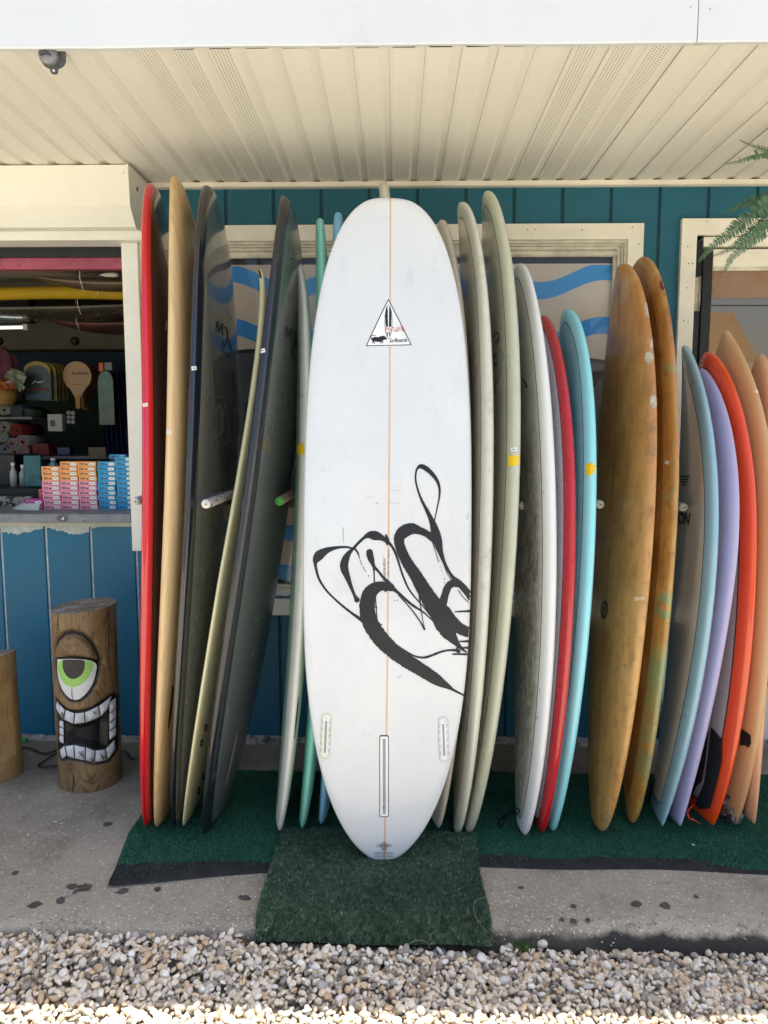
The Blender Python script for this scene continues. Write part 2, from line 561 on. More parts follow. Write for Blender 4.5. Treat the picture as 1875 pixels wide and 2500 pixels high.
for layer, zc in ((0, -.088), (1, -.072)):
    P = np.c_[gx.ravel(), gy.ravel()] + RNG.uniform(-.45, .45, (gx.size, 2)) * sp
    s = np.clip(np.exp(RNG.normal(-4.90, .24, len(P))), .0045, .0135)
    z = zc + RNG.uniform(-.007, .007, len(P)) + .004 * np.sin(9 * P[:, 0] + 3 * layer) * np.cos(14 * P[:, 1])
    sm_ = lambda v, a, b: np.clip((v - a) / (b - a), 0, 1) ** 2 * (3 - 2 * np.clip((v - a) / (b - a), 0, 1))
    z = z + (.046 - .048 * sm_(P[:, 0], -.3, .7)) * sm_(P[:, 1], 1.68, 1.92)
    if layer == 1:
        k = RNG.random(len(P)) < .8
        P, s, z = P[k], s[k], z[k]
    PX.append(np.c_[P, z, s])
PX = np.vstack(PX)
front = np.array([slab_front(x) for x in PX[:, 0]])
keep = PX[:, 1] < front + .004
under = (PX[:, 0] > -.44) & (PX[:, 0] < .30) & (PX[:, 1] > 1.895)
PX[under, 2] -= .03
PX = PX[keep]
N = len(PX)
allV, allF, tone = [], [], []
for i in range(N):
    x, y, z, s = PX[i]
    sh = shapes[i % 10] * np.array([1.28, .95, .66]) * RNG.uniform(.82, 1.2, 3) * s
    q = RNG.normal(size=4) * np.array([1, .35, .35, 1]); q /= np.linalg.norm(q)
    w, a, b, c = q
    R = np.array([[1 - 2 * (b * b + c * c), 2 * (a * b - c * w), 2 * (a * c + b * w)], [2 * (a * b + c * w), 1 - 2 * (a * a + c * c), 2 * (b * c - a * w)], [2 * (a * c - b * w), 2 * (b * c + a * w), 1 - 2 * (a * a + b * b)]])
    allV.append(sh @ R.T + (x, y, z)); allF.append(IF + i * len(IV)); tone.append(np.full(len(IV), RNG.random()))
def fast_mesh(name, V, T, m, attrs=None, parent=None, smooth=True):
    me = bpy.data.meshes.new(name)
    V = np.asarray(V, np.float32)
    if parent is not None: V = V - WPOS(parent).astype(np.float32)
    T = np.asarray(T, np.int32)
    k = T.shape[1]
    me.vertices.add(len(V)); me.vertices.foreach_set('co', V.ravel())
    me.loops.add(T.size); me.loops.foreach_set('vertex_index', T.ravel())
    me.polygons.add(len(T)); me.polygons.foreach_set('loop_start', np.arange(len(T), dtype=np.int32) * k)
    me.update(calc_edges=True)
    if smooth: me.polygons.foreach_set('use_smooth', np.ones(len(T), bool))
    for key, a in (attrs or {}).items():
        at_ = me.attributes.new(key, 'FLOAT', 'POINT'); at_.data.foreach_set('value', np.asarray(a, np.float32))
    me.materials.append(m)
    o = bpy.data.objects.new(name, me); COL.objects.link(o)
    if parent is not None: o.parent = parent
    return o
tag(fast_mesh('aggregate', np.vstack(AGG[0]), np.vstack(AGG[1]), m_agg(), dict(tone=np.concatenate(AGG[2])), pavement), kind='stuff')
gravel = fast_mesh('gravel', np.vstack(allV), np.vstack(allF), m_pebble(), dict(tone=np.concatenate(tone)))
tag(gravel, 'bed of rounded tan, white and grey pebbles in front of the kerb', 'gravel', kind='stuff')
def stone(name, px, py, r, col, label):
    c = at(px, py, Z=-.05)
    V2, F2 = icos(3)
    d = .12 * np.sin(V2 @ np.array([2.1, 1.3, .7]) + 1) + .05 * np.sin(V2 @ np.array([5, -4, 6.]))
    o = mesh_obj(name, V2 * (1 + d)[:, None] * np.array(r) + c, F2, mat(name + '_stone', col, .7, var=.3, vs=60, bump=.7, bs=150), None, c, True)
    return tag(o, label, 'stone')
stone('dark_stone', 423, 2363, (.019, .026, .017), (.022, .022, .024), 'large black pitted stone lying among the pale pebbles')
stone('pale_stone', 1322, 2303, (.017, .012, .012), (.62, .57, .48), 'smooth cream stone against the kerb beside the grass tuft')

# ------------------------------------------------------------------ the shop building
YW, ZS = 3.2, 2.46
shop = empty('shop_building', (0, YW, 0))
tag(shop, 'teal wooden surf shop front under a deep almond vinyl roof overhang', 'building')
# openings: service window, display window, door
HOLES = [(-3.4, -1.16, 1.03, 2.25), (-.905, .985, .66, 2.225), (1.255, 2.15, .02, 2.25)]
def cells(xs, zs):
    for x0, x1 in zip(xs[:-1], xs[1:]):
        for z0, z1 in zip(zs[:-1], zs[1:]):
            cx, cz = (x0 + x1) / 2, (z0 + z1) / 2
            if not any(a < cx < b and c < cz < d for a, b, c, d in HOLES):
                yield x0, x1, z0, z1
def backing(name, x0, x1, m):
    bx = sorted({x0, x1} | {h[i] for h in HOLES for i in (0, 1) if x0 < h[i] < x1})
    bz = sorted({.0, ZS} | {h[i] for h in HOLES for i in (2, 3)})
    b = MB()
    for a in cells(bx, bz): b.box(a[0], a[1], YW + .008, YW + .09, a[2], a[3])
    return b.build(name, m, shop)
wall = backing('wall', -1.10, 4.3, GROOVE)
wall_low = backing('lower_wall', -4.3, -1.10, PALE_GROOVE)
def planks(x0, x1, edges, m, parent, zlo, zhi, gap=.0055):
    edges = sorted(e for e in edges if x0 + .02 < e < x1 - .02)
    edges = [x0] + edges + [x1]
    for a, b in zip(edges[:-1], edges[1:]):
        cut = sorted({a, b} | {h[i] for h in HOLES for i in (0, 1) if a + .01 < h[i] < b - .01})
        for c, d in zip(cut[:-1], cut[1:]):
            bz = sorted({zlo, zhi} | {h[i] for h in HOLES for i in (2, 3) if zlo < h[i] < zhi})
            runs = [(z0, z1) for (_, _, z0, z1) in cells([c, d], bz)]
            merged = []
            for r in runs:
                if merged and abs(merged[-1][1] - r[0]) < 1e-6: merged[-1] = (merged[-1][0], r[1])
                else: merged.append(r)
            l, r_ = c + (gap if c == a else 0), d - (gap if d == b else 0)
            for z0, z1 in merged:
                pr = [(l, YW + .0085), (l, YW + .003), (l + .003, YW)] if c == a else [(l, YW + .0085), (l, YW)]
                pr += [(r_ - .003, YW), (r_, YW + .003), (r_, YW + .0085)] if d == b else [(r_, YW), (r_, YW + .0085)]
                mb = MB(); mb.extrude(pr, 2, z0 + .001, z1 - .001)
                mb.build('plank', m, parent)
planks(-1.10, 3.9, [.70 + .2043 * k for k in range(-9, 17)], TEAL, wall, .012, ZS - .002)
planks(-3.0, -1.10, [-1.372 - .2035 * k for k in range(-1, 9)], BLUE, wall_low, .012, 1.03)
# scraped primer left along the top of the lower planks
t = NT('scraped_primer')
sep = t.n('SeparateXYZ'); t.t.links.new(t.obj(), sep.inputs[0])
PRIMER = t.fin(t.mix(t.ramp(t.noise(40, 4), .4, .7), (.38, .42, .43), (.55, .56, .53)), .7)
for a, b in ((-2.0, -1.785), (-1.775, -1.585), (-1.573, -1.377), (-1.367, -1.325)):
    xs_ = np.linspace(a, b, 30)
    lo = .970 + .012 * np.sin(xs_ * 23) + RNG.uniform(-.006, .006, 30) + (.012 if a > -1.4 else 0)
    P = [(x, YW - .0012, 1.0) for x in xs_] + [(x, YW - .0012, z) for x, z in zip(xs_, lo)]
    mesh_obj('primer_smear', P, [(i, i + 1, 31 + i, 30 + i) for i in range(29)], PRIMER, wall_low)

# base strip of cement where wall meets walkway
MORTAR = mat('crumbling_mortar', (.30, .29, .27), .9, var=.4, vs=30, bump=1, bs=60, dirt=(.05, .05, .05), ds=20, dlo=.5, dhi=.62)
V = []; xs_ = np.linspace(-3, 3.9, 240)
for x in xs_:
    h = .012 + .004 * math.sin(17 * x) + random.uniform(-.003, .003)
    d = .035 + .012 * math.sin(9 * x + 1) + random.uniform(-.006, .006)
    V += [(x, YW - d, .0), (x, YW - d * .7, h * .8), (x, YW - .003, h + .012)]
mesh_obj('mortar_strip', V, [(i * 3 + k, (i + 1) * 3 + k, (i + 1) * 3 + k + 1, i * 3 + k + 1) for i in range(239) for k in range(2)], MORTAR, shop, smooth=True)

# roof and fascia
mb = MB(); mb.box(-8, 8, 2.055, 9.5, 2.80, 2.92); mb.build('roof', mat('grey_roofing', (.16, .155, .15), .9, bump=.6), shop)
fas = MB().box(-8, 8, 2.118, 2.16, 2.475, 2.80).build('fascia', mat('timber_backing', (.4, .35, .28), .8), shop)
def fascia_panel(x0, x1, seed):
    r = np.random.default_rng(seed)
    xs_ = np.linspace(x0, x1, max(6, int((x1 - x0) / .05)))
    wv = .0022 * np.sin(xs_ * 3.1 + seed) + .0014 * np.sin(xs_ * 9.7) + r.normal(0, .0004, len(xs_))
    V = []
    for x, w in zip(xs_, wv):
        for y, z in ((2.100 + w * .5, 2.80), (2.099 + w, 2.62), (2.100 + w, 2.462 + w), (2.102 + w, 2.458 + w), (2.117, 2.459 + w)):
            V.append((x, y, z))
    Fc = [(i * 5 + k, i * 5 + k + 1, (i + 1) * 5 + k + 1, (i + 1) * 5 + k) for i in range(len(xs_) - 1) for k in range(4)]
    return mesh_obj('fascia_panel', V, Fc, FASCIA, fas, smooth=False)
for x0, x1, sd in ((-5.3, -2.24, 1), (-2.238, .8098, 2), (.8122, 3.86, 3), (3.862, 6.9, 4)):
    fascia_panel(x0, x1, sd)
for x, z in ((.79, 2.545), (.842, 2.54), (-1.55, 2.55), (-.58, 2.70), (1.6, 2.55)):
    MB().lathe([(.0028, 0), (.002, -.0015), (0.0001, -.002)], (x, 2.0985, z), 8, 1).build('nail_head', mat('nail_grey', (.45, .45, .46), .4), fas)

# soffit: 4-inch vinyl sections, perforated ones in groups of three
sof = MB().box(-6.1, 6.1, 2.165, YW + .05, 2.486, 2.50).build('soffit', DARK, shop)
SW = .1016
gx0 = at(323, 119, Z=2.46)[0] - .003
pr = [(0.0, .0066), (.0030, .0064), (.0100, .0004), (.0130, -.0008), (.0700, -.0008), (.0730, .0004), (.0800, .0064), (.0835, .0076), (SW - .0006, .0076)]
meshes = {}
for k in range(-50, 55):
    vent = (k % 12) in (0, 1, 2)
    x0 = gx0 + SW * k
    if x0 < -5 or x0 > 5: continue
    if vent not in meshes:
        V = [(p[0], y, ZS + p[1]) for y in (2.1175, 2.4, 2.7, YW - .012) for p in pr]
        m_ = len(pr)
        me_o = mesh_obj('soffit_panel', V, [(j * m_ + i, j * m_ + i + 1, (j + 1) * m_ + i + 1, (j + 1) * m_ + i) for j in range(3) for i in range(m_ - 1)], SOFFIT_V if vent else SOFFIT, None, (0, 0, 0))
        meshes[vent] = me_o.data
        bpy.data.objects.remove(me_o)
    o = bpy.data.objects.new('soffit_panel', meshes[vent]); COL.objects.link(o)
    o.parent = sof
    o.location = Vector((x0, 0, random.uniform(-.0008, .0008))) - Vector(WPOS(sof))
mb = MB()
mb.extrude([(YW - .030, 2.4415), (YW - .030, 2.4585), (YW - .0285, 2.4585), (YW - .0285, 2.444), (YW - .001, 2.444), (YW - .001, 2.438), (YW - .024, 2.438)], 0, -1.05, 4.2)
mb.build('wall_channel', mat('almond_channel', (.78, .73, .62), .4), sof)

# pulley bracket at the roof edge
px0 = -.957
pul = empty('pulley_bracket', (px0, 2.125, 2.46))
tag(pul, 'dark grey metal pulley bracket with a round cover hanging under the roof edge at left', 'bracket')
PM = mat('dark_grey_metal', (.10, .10, .105), .5, metal=.3, var=.35, vs=50, bump=.3, bs=200)
out = [(-.034, 2.475), (.034, 2.475), (.034, 2.447)] + [(.034 * math.cos(a), 2.440 - .026 * math.sin(a)) for a in np.linspace(.15, 1.2, 6)] + [(.010, 2.414), (.010, 2.407), (.006, 2.402), (-.006, 2.402), (-.010, 2.407), (-.010, 2.414)] + [(-.034 * math.cos(a), 2.440 - .026 * math.sin(a)) for a in np.linspace(1.2, .15, 6)] + [(-.034, 2.447)]
mb = MB(); mb.extrude([(px0 + x, z) for x, z in out][::-1], 1, 2.123, 2.128)  # (x,z) extruded along y
mb.build('plate', PM, pul)
mb = MB(); mb.lathe([(.0001, -.017), (.022, -.017), (.0255, -.014), (.0255, 0)], (px0 - .009, 2.1225, 2.446), 28, 1); mb.build('cover', mat('zinc_cover', (.22, .22, .225), .45, metal=.4, var=.4, vs=60), pul)
mb = MB(); mb.lathe([(.0001, -.006), (.0045, -.006), (.0045, 0)], (px0 - .011, 2.105, 2.449), 12, 1); mb.tube([(px0 - .011, 2.103, 2.449), (px0 - .028, 2.103, 2.444)], .0045, 8); mb.tube([(px0 - .011, 2.103, 2.449), (px0 + .002, 2.103, 2.442)], .003, 8); mb.build('axle', mat('dull_iron', (.06, .06, .062), .5, metal=.3), pul)
for x, z in ((.025, 2.464), (0, 2.410)):
    mb = MB(); mb.lathe([(.0001, -.003), (.003, -.0025), (.0035, 0)], (px0 + x, 2.123, z), 10, 1); mb.build('screw', mat('bright_screw', (.75, .73, .70), .3, metal=.3), pul)

# roller shutter housing over the service window
sh = MB()
prof = [(YW, 2.4545), (2.955, 2.4545), (2.963, 2.305), (3.02, 2.236), (3.085, 2.243), (YW, 2.243)]
sh.extrude(prof, 0, -3.9, -1.061)
sh = sh.build('shutter_box', SHUTTER, shop)
big = [(YW, 2.457), (2.9515, 2.457), (2.9595, 2.303), (3.019, 2.231), (3.087, 2.236), (YW, 2.236)]
mb = MB(); mb.extrude(big, 0, -1.0605, -1.055); mb.build('end_plate', SHUTTER, sh)
mb = MB(); mb.lathe([(.0001, -.004), (.004, -.003), (.005, 0)], (-1.075, 2.9565, 2.425), 10, 1); mb.build('rivet', SHUTTER, sh)
mb = MB(); mb.box(-1.0552, -1.0535, 3.04, 3.055, 2.385, 2.40); mb.build('slot', BLACK, sh)
sv = MB(); sv.box(-3.9, -1.055, 3.092, YW, 2.205, 2.2425, .002); sv = sv.build('service_window', WHITE, shop)
box('post', -1.162, -1.092, 3.135, YW - .001, .892, 2.2045, WHITE, sv, bev=.002)
box('post_strip', -1.0915, -1.066, 3.15, YW - .001, .895, 2.2045, CREAM, sv)
box('rubber_seal', -3.4, -1.164, 3.205, 3.25, 2.165, 2.2045, BLACK, sv)
box('pink_board', -3.4, -1.164, 3.225, 3.262, 2.118, 2.166, mat('pink_paint', (.34, .07, .11), .5, var=.15, vs=12, dirt=(.15, .05, .06), ds=20), sv)
LEDGE = mat('worn_grey_ledge', (.20, .22, .25), .6, var=.2, vs=14, bump=.5, bs=50, dirt=(.02, .02, .022), ds=42, dlo=.62, dhi=.66, stretch=(1, 1, 1.6))
box('ledge', -3.4, -1.164, 3.135, 3.46, 1.017, 1.056, LEDGE, sv, bev=.003)
box('ledge_batten', -3.4, -1.10, 3.175, YW - .001, .995, 1.016, mat('pale_batten', (.42, .41, .36), .6, var=.2, vs=10), sv)
mb = MB(); e = ellipse(0, 0, .026, .016, 20); mb.add([(-1.465 + p[0], 3.1335, 1.037 + p[1]) for p in e], [list(range(20))]); mb.build('paint_patch', mat('grey_patch', (.11, .115, .12), .6), sv)
mb = MB(); mb.add([(-1.468, 3.1322, 1.028), (-1.460, 3.1322, 1.031), (-1.456, 3.1322, 1.044), (-1.462, 3.1322, 1.041)], [(0, 1, 2, 3)]); mb.build('bare_chip', WHITE, sv)

# display window
wx0, wx1 = -.935, 1.04
win = MB()
win.extrude([(wx0, 2.286), (wx1, 2.286), (wx1 - .065, 2.221), (wx0 + .065, 2.221)][::-1], 1, YW - .022, YW - .0005)
win = win.build('window', CREAM, shop)
def casing(poly, name='casing', y0=YW - .022, m=CREAM): MB().extrude(poly, 1, y0, YW - .0005).build(name, m, win)
casing([(wx1, 2.2855), (wx1, .62), (wx1 - .065, .695), (wx1 - .065, 2.2205)])
casing([(wx0, 2.2855), (wx0 + .065, 2.2205), (wx0 + .065, .695), (wx0, .62)])
def moulding(name, d0, d1, y0, y1, m):
    """one mitred rectangle of trim between insets d0 and d1"""
    a, b = (wx0 + d0, wx1 - d0, 2.286 - d0, .63 + d0), (wx0 + d1, wx1 - d1, 2.286 - d1, .63 + d1)
    mb = MB()
    mb.extrude([(a[0], a[2]), (a[1], a[2]), (b[1], b[2]), (b[0], b[2])], 1, y0, y1)
    mb.extrude([(a[0], a[3]), (a[1], a[3]), (b[1], b[3]), (b[0], b[3])], 1, y0, y1)
    mb.extrude([(a[0], a[2] - .0004), (b[0], b[2] - .0004), (b[0], b[3] + .0004), (a[0], a[3] + .0004)], 1, y0, y1)
    mb.extrude([(a[1], a[2] - .0004), (b[1], b[2] - .0004), (b[1], b[3] + .0004), (a[1], a[3] + .0004)], 1, y0, y1)
    return mb.build(name, m, win)
moulding('moulding', .0655, .077, YW - .012, YW + .05, OLDCREAM)
moulding('moulding', .0775, .086, YW - .003, YW + .05, OLDCREAM)
moulding('moulding', .0865, .100, YW + .006, YW + .05, OLDCREAM)
mb = MB()
for z in (2.172,):
    mb.tube([(wx0 + .100, YW + .016, z), (wx1 - .100, YW + .016, z)], .0145, 14)
mb.build('round_bead', OLDCREAM, win)
MB().tube([(wx1 - .108, YW + .017, .74), (wx1 - .108, YW + .017, 2.166)], .009, 12).build('side_bead', OLDCREAM, win)
MB().tube([(wx0 + .108, YW + .017, .74), (wx0 + .108, YW + .017, 2.166)], .009, 12).build('side_bead', OLDCREAM, win)
box('sill', wx0 - .02, wx1 + .02, YW - .045, YW - .0005, .60, .667, CREAM, win, bev=.003)
for k, (x, z) in enumerate(((.55, 2.262), (.585, 2.262), (.78, 2.26), (.99, 2.27), (1.02, 2.2), (.30, 2.26))):
    MB().lathe([(.0001, -.001), (.0028, 0)], (x, YW - .0226, z), 8, 1).build('nail_hole', BLACK, win)
gx_a, gx_b = wx0 + .098, wx1 - .098
mesh_obj('glass', [(gx_a, YW + .022, .735), (gx_b, YW + .022, .735), (gx_b, YW + .022, 2.19), (gx_a, YW + .022, 2.19)], [(0, 1, 2, 3)], GLASS, win)
box('dark_gap_sheet', gx_a - .01, gx_b + .01, YW + .047, YW + .06, .70, 2.21, mat('dark_gap_slate', (.045, .05, .055), .7), win)  # dark sheet standing in for the unlit interior seen above the panel
# painted panel behind the glass
MY = YW + .040
TAN = mat('tan_panel_paint', (.70, .605, .485), .5, var=.06, vs=3)
pan = box('wave_panel', gx_a + .002, gx_b - .002, MY, MY + .006, .762, 2.136, TAN, win)
SIGNBLUE = mat('blue_sign_vinyl', (.04, .33, .74), .4, var=.05, vs=3)
SLATE = mat('slate_sign_vinyl', (.075, .092, .11), .4, var=.2, vs=4)
INK = mat('black_sign_vinyl', (.006, .006, .008), .4)
def strip_panel(name, lo, hi, m, dy, n=90, a=gx_a + .003, b=gx_b - .003):
    xs_ = np.linspace(a, b, n)
    P = [(x, MY - dy, hi(x)) for x in xs_] + [(x, MY - dy, lo(x)) for x in xs_]
    return mesh_obj(name, P, [(i, i + 1, n + i + 1, n + i) for i in range(n - 1)], m, pan)
wv = lambda x: .040 * math.cos(2 * math.pi * (x - .895) / .545)
for zc in (2.062, 1.835, 1.00, .815):
    strip_panel('wave_stripe', lambda x: min(2.13, zc + wv(x) - .036), lambda x: min(2.13, zc + wv(x) + .036), SIGNBLUE, .0012)
mid = lambda x: 1.735 + .03 * math.cos(2 * math.pi * (x - .50) / 1.1)
strip_panel('slate_band', lambda x: 1.075, mid, SLATE, .0012)
strip_panel('black_outline', lambda x: mid(x) - .004, lambda x: mid(x) + .012, INK, .002)
for k, x in enumerate((-.72, -.46, -.12, .2, .62)):
    h = .38
    P = [(x, 1.16), (x + .12, 1.16), (x + .20, 1.16 + h), (x + .30, 1.69), (x + .17, 1.68), (x + .05, 1.16 + h)]
    mb = MB(); mb.add([(p[0], MY - .0028, p[1]) for p in P], [list(range(6))]); mb.build('letter_shape', INK, pan)

# door at the right
dx0 = 1.199
door = MB()
door.extrude([(dx0, 2.304), (2.25, 2.304), (2.25, 2.238), (dx0 + .064, 2.238)][::-1], 1, YW - .022, YW - .0005)
door = door.build('door', CREAM, shop)
MB().extrude([(dx0, 2.3035), (dx0 + .064, 2.2375), (dx0 + .064, .0), (dx0, .0)], 1, YW - .022, YW - .0005).build('casing', CREAM, door)
MB().extrude([(2.25, 2.3035), (2.186, 2.2375), (2.186, .0), (2.25, .0)], 1, YW - .022, YW - .0005).build('casing', CREAM, door)
box('jamb', 1.2565, 1.302, YW + .012, YW + .10, 0, 2.222, BLACK, door)
box('head_jamb', 1.3025, 2.186, YW + .004, YW + .10, 2.196, 2.236, CREAM, door)
box('stile', 1.3035, 1.345, YW + .002, YW + .042, .01, 2.176, BLACK, door, bev=.002)
box('top_rail', 1.3455, 2.18, YW + .006, YW + .040, 2.112, 2.186, CREAM, door, bev=.002)
box('glazing_bead', 1.3455, 2.18, YW + .012, YW + .030, 2.098, 2.1115, OLDCREAM, door)
box('bottom_rail', 1.3455, 2.18, YW + .006, YW + .040, .01, .26, CREAM, door, bev=.002)
mesh_obj('glass', [(1.346, YW + .024, .26), (2.18, YW + .024, .26), (2.18, YW + .024, 2.10), (1.346, YW + .024, 2.10)], [(0, 1, 2, 3)], DOORGLASS, door)
hg = box('hinge', 1.266, 1.287, YW - .004, YW + .0115, 1.928, 2.068, mat('painted_hinge', (.42, .36, .29), .5, var=.3, vs=30, metal=.2, dirt=(.12, .1, .08), ds=40), door)
MB().tube([(1.2905, YW - .002, 1.926), (1.2905, YW - .002, 2.072)], .0055, 10).build('hinge_pin', mat('old_hinge_pin', (.30, .28, .24), .4, metal=.5, var=.3), hg)
for x, z in ((1.225, 2.19), (1.232, 2.12), (1.249, 2.12), (1.23, 2.02), (1.24, 1.88), (1.222, 1.885), (1.30, 2.29)):
    MB().lathe([(.0001, -.001), (.0026, 0)], (x, YW - .0226, z), 8, 1).build('nail_hole', BLACK, door)
xs_ = np.linspace(1.345, 2.18, 30)
SHADE = mat('brown_window_film', (.26, .145, .065), .3, var=.15, vs=5, coat=.6)
mesh_obj('window_film', [(x, YW + .0215, 2.0975) for x in xs_] + [(x, YW + .0215, 1.985 + .010 * (x - 1.5) ** 2) for x in xs_], [(i, i + 1, 31 + i, 30 + i) for i in range(29)], SHADE, door)
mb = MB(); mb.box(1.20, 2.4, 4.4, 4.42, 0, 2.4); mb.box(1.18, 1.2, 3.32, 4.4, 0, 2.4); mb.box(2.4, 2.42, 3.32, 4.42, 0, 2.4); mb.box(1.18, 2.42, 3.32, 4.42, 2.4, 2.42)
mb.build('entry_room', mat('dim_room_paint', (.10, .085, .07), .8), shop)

# shop room behind the service window
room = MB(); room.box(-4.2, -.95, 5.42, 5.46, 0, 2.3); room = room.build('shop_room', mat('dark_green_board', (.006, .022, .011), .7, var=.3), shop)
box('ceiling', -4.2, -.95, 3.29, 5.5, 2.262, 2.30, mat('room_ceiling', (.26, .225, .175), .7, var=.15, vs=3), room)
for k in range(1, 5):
    box('ceiling_joint', -4.2, -.95, 3.29 + .44 * k, 3.296 + .44 * k, 2.2590, 2.2615, mat('joint_brown', (.16, .14, .11), .8), room)  # darker brown strip along each ceiling joint
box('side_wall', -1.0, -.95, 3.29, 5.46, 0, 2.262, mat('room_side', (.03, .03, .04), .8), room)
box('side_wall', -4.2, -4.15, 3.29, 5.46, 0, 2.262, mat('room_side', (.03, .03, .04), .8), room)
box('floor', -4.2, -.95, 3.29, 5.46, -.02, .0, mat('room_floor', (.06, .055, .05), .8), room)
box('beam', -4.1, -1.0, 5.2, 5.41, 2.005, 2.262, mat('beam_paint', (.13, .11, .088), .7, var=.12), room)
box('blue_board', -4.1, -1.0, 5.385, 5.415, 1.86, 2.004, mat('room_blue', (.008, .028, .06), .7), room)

# ------------------------------------------------------------------ surfboards
# deck side, tail x y z, nose x y z, turn, half width, bow, thickness, wide point, tail p q, nose p q, tail width, bow skew
FIT = {
    'L1': (-1, -0.8842, 2.454, 0.0158, -0.8942, 2.754, 2.307, 0.0096, 0.2728, 0.0741, 0.0694, 0.4934, 2.172, 1.47, 2.391, 2.187, 0.1016, 0.8694),
    'L2': (-1, -0.8457, 2.461, 0.0172, -0.8065, 2.739, 2.327, -0.0051, 0.2765, 0.0835, 0.0703, 0.5371, 2.209, 1.382, 2.372, 2.107, 0.1538, 0.6812),
    'L3': (-1, -0.7673, 2.5, 0.0237, -0.6817, 2.737, 2.293, 0.0574, 0.2803, 0.0592, 0.0678, 0.4983, 3.036, 1.513, 2.601, 2.174, 0.376, 0.791),
    'L4': (-1, -0.7489, 2.478, 0.0207, -0.5124, 2.739, 2.011, 0.0069, 0.2406, 0.0638, 0.0418, 0.4148, 2.206, 1.381, 1.379, 0.9061, 0.2826, 0.5132),
    'L5': (-1, -0.6523, 2.448, 0.022, -0.4006, 2.668, 2.233, 0.088, 0.2811, 0.0681, 0.0726, 0.515, 3.009, 1.374, 2.732, 2.145, 0.3291, 0.5329),
    'L6': (-1, -0.4188, 2.464, 0.023, -0.363, 2.73, 2.025, -0.1646, 0.2729, 0.0506, 0.0661, 0.532, 2.159, 1.482, 2.164, 1.64, 0.3209, 0.7403),
    'L7': (-1, -0.3363, 2.485, 0.022, -0.2824, 2.749, 2.188, -0.0876, 0.2713, 0.0502, 0.0675, 0.5227, 2.184, 1.49, 2.113, 1.605, 0.3112, 1.073),
    'L8': (-1, -0.2648, 2.507, 0.0214, -0.2168, 2.779, 2.218, -0.0026, 0.266, 0.0459, 0.0711, 0.5159, 2.207, 1.512, 2.063, 1.504, 0.289, 1.17),
    'C2': (-1, -0.0326, 2.548, 0.0122, -0.0495, 2.843, 2.344, -0.0147, 0.2416, 0.0502, 0.0797, 0.501, 2.2, 1.8, 2.409, 1.889, 0.0015, 1.162),
    'R1': (-1, 0.1387, 2.486, 0.0225, 0.164, 2.783, 2.19, -0.1254, 0.2769, 0.0477, 0.0705, 0.545, 2.147, 1.44, 2.283, 1.577, 0.2855, 0.8653),
    'R2': (-1, 0.2149, 2.419, 0.0123, 0.2239, 2.744, 2.234, -0.0563, 0.2782, 0.0647, 0.0654, 0.534, 2.09, 1.708, 2.576, 1.952, 0.0045, 0.545),
    'R3': (-1, 0.2551, 2.419, 0.0123, 0.3209, 2.74, 2.274, -0.0843, 0.2692, 0.0709, 0.0694, 0.5429, 1.937, 1.618, 2.447, 1.832, 0, 0.7132),
    'R4': (-1, 0.4434, 2.425, 0.018, 0.44, 2.715, 2.011, -0.0451, 0.2711, 0.0484, 0.0685, 0.5359, 2.113, 1.537, 2.448, 2.079, 0.1546, 0.8878),
    'R5': (-1, 0.5071, 2.442, 0.0206, 0.5419, 2.771, 1.842, -0.0377, 0.2639, 0.0416, 0.0712, 0.5786, 1.886, 1.353, 2.313, 1.533, 0.1861, 0.6773),
    'R6': (-1, 0.5507, 2.44, 0.0152, 0.6221, 2.765, 1.858, -0.0153, 0.2746, 0.0431, 0.0675, 0.5908, 1.845, 1.314, 2.528, 1.94, 0.0687, 0.5682),
    'R7': (-1, 0.718, 2.45, 0.0155, 0.82, 2.765, 2.023, -0.0362, 0.2817, 0.0427, 0.0741, 0.5561, 1.606, 1.952, 2.233, 1.851, 0.0814, 0.4663),
    'R8': (-1, 0.8488, 2.492, 0.0133, 0.9091, 2.815, 2.056, -0.0642, 0.2791, 0.024, 0.0657, 0.6024, 1.404, 1.524, 2.651, 1.885, 0.0268, 0.8812),
    'R9': (-1, 0.9473, 2.524, 0.0278, 1.068, 2.765, 1.732, 0.1745, 0.2822, 0.0785, 0.0635, 0.5688, 1.904, 0.8998, 2.045, 1.164, 0.4062, 0.7675),
    'R10': (-1, 0.9972, 2.524, 0.0261, 1.135, 2.759, 1.646, 0.0489, 0.2955, 0.0454, 0.0662, 0.5984, 1.421, 0.8998, 2.225, 1.266, 0.3599, 0.7056),
    'R11': (-1, 1.098, 2.55, 0.0296, 1.164, 2.787, 1.71, -0.0374, 0.2772, 0.049, 0.0686, 0.588, 2.444, 1.165, 2.259, 1.496, 0.4999, 0.8474),
    'R12': (1, 1.195, 2.529, 0.0247, 1.26, 2.848, 1.797, -0.1327, 0.296, 0.0141, 0.0684, 0.5585, 2.152, 1.17, 2.275, 1.048, 0.2518, 1.294),
    'R13': (1, 1.259, 2.551, 0.0337, 1.373, 2.804, 1.704, 0.1026, 0.2665, 0.0328, 0.0696, 0.5197, 2.213, 1.222, 2.011, 1.419, 0.5241, 1.237),
    'C': (-1, -0.0388, 2.243, 0.0125, -0.0229, 2.492, 2.178, 1.489, 0.2721, 0.0409, 0.0681, 0.4898, 2.852, 1.778, 2.794, 2.672, 0.0158, 1.143),
}

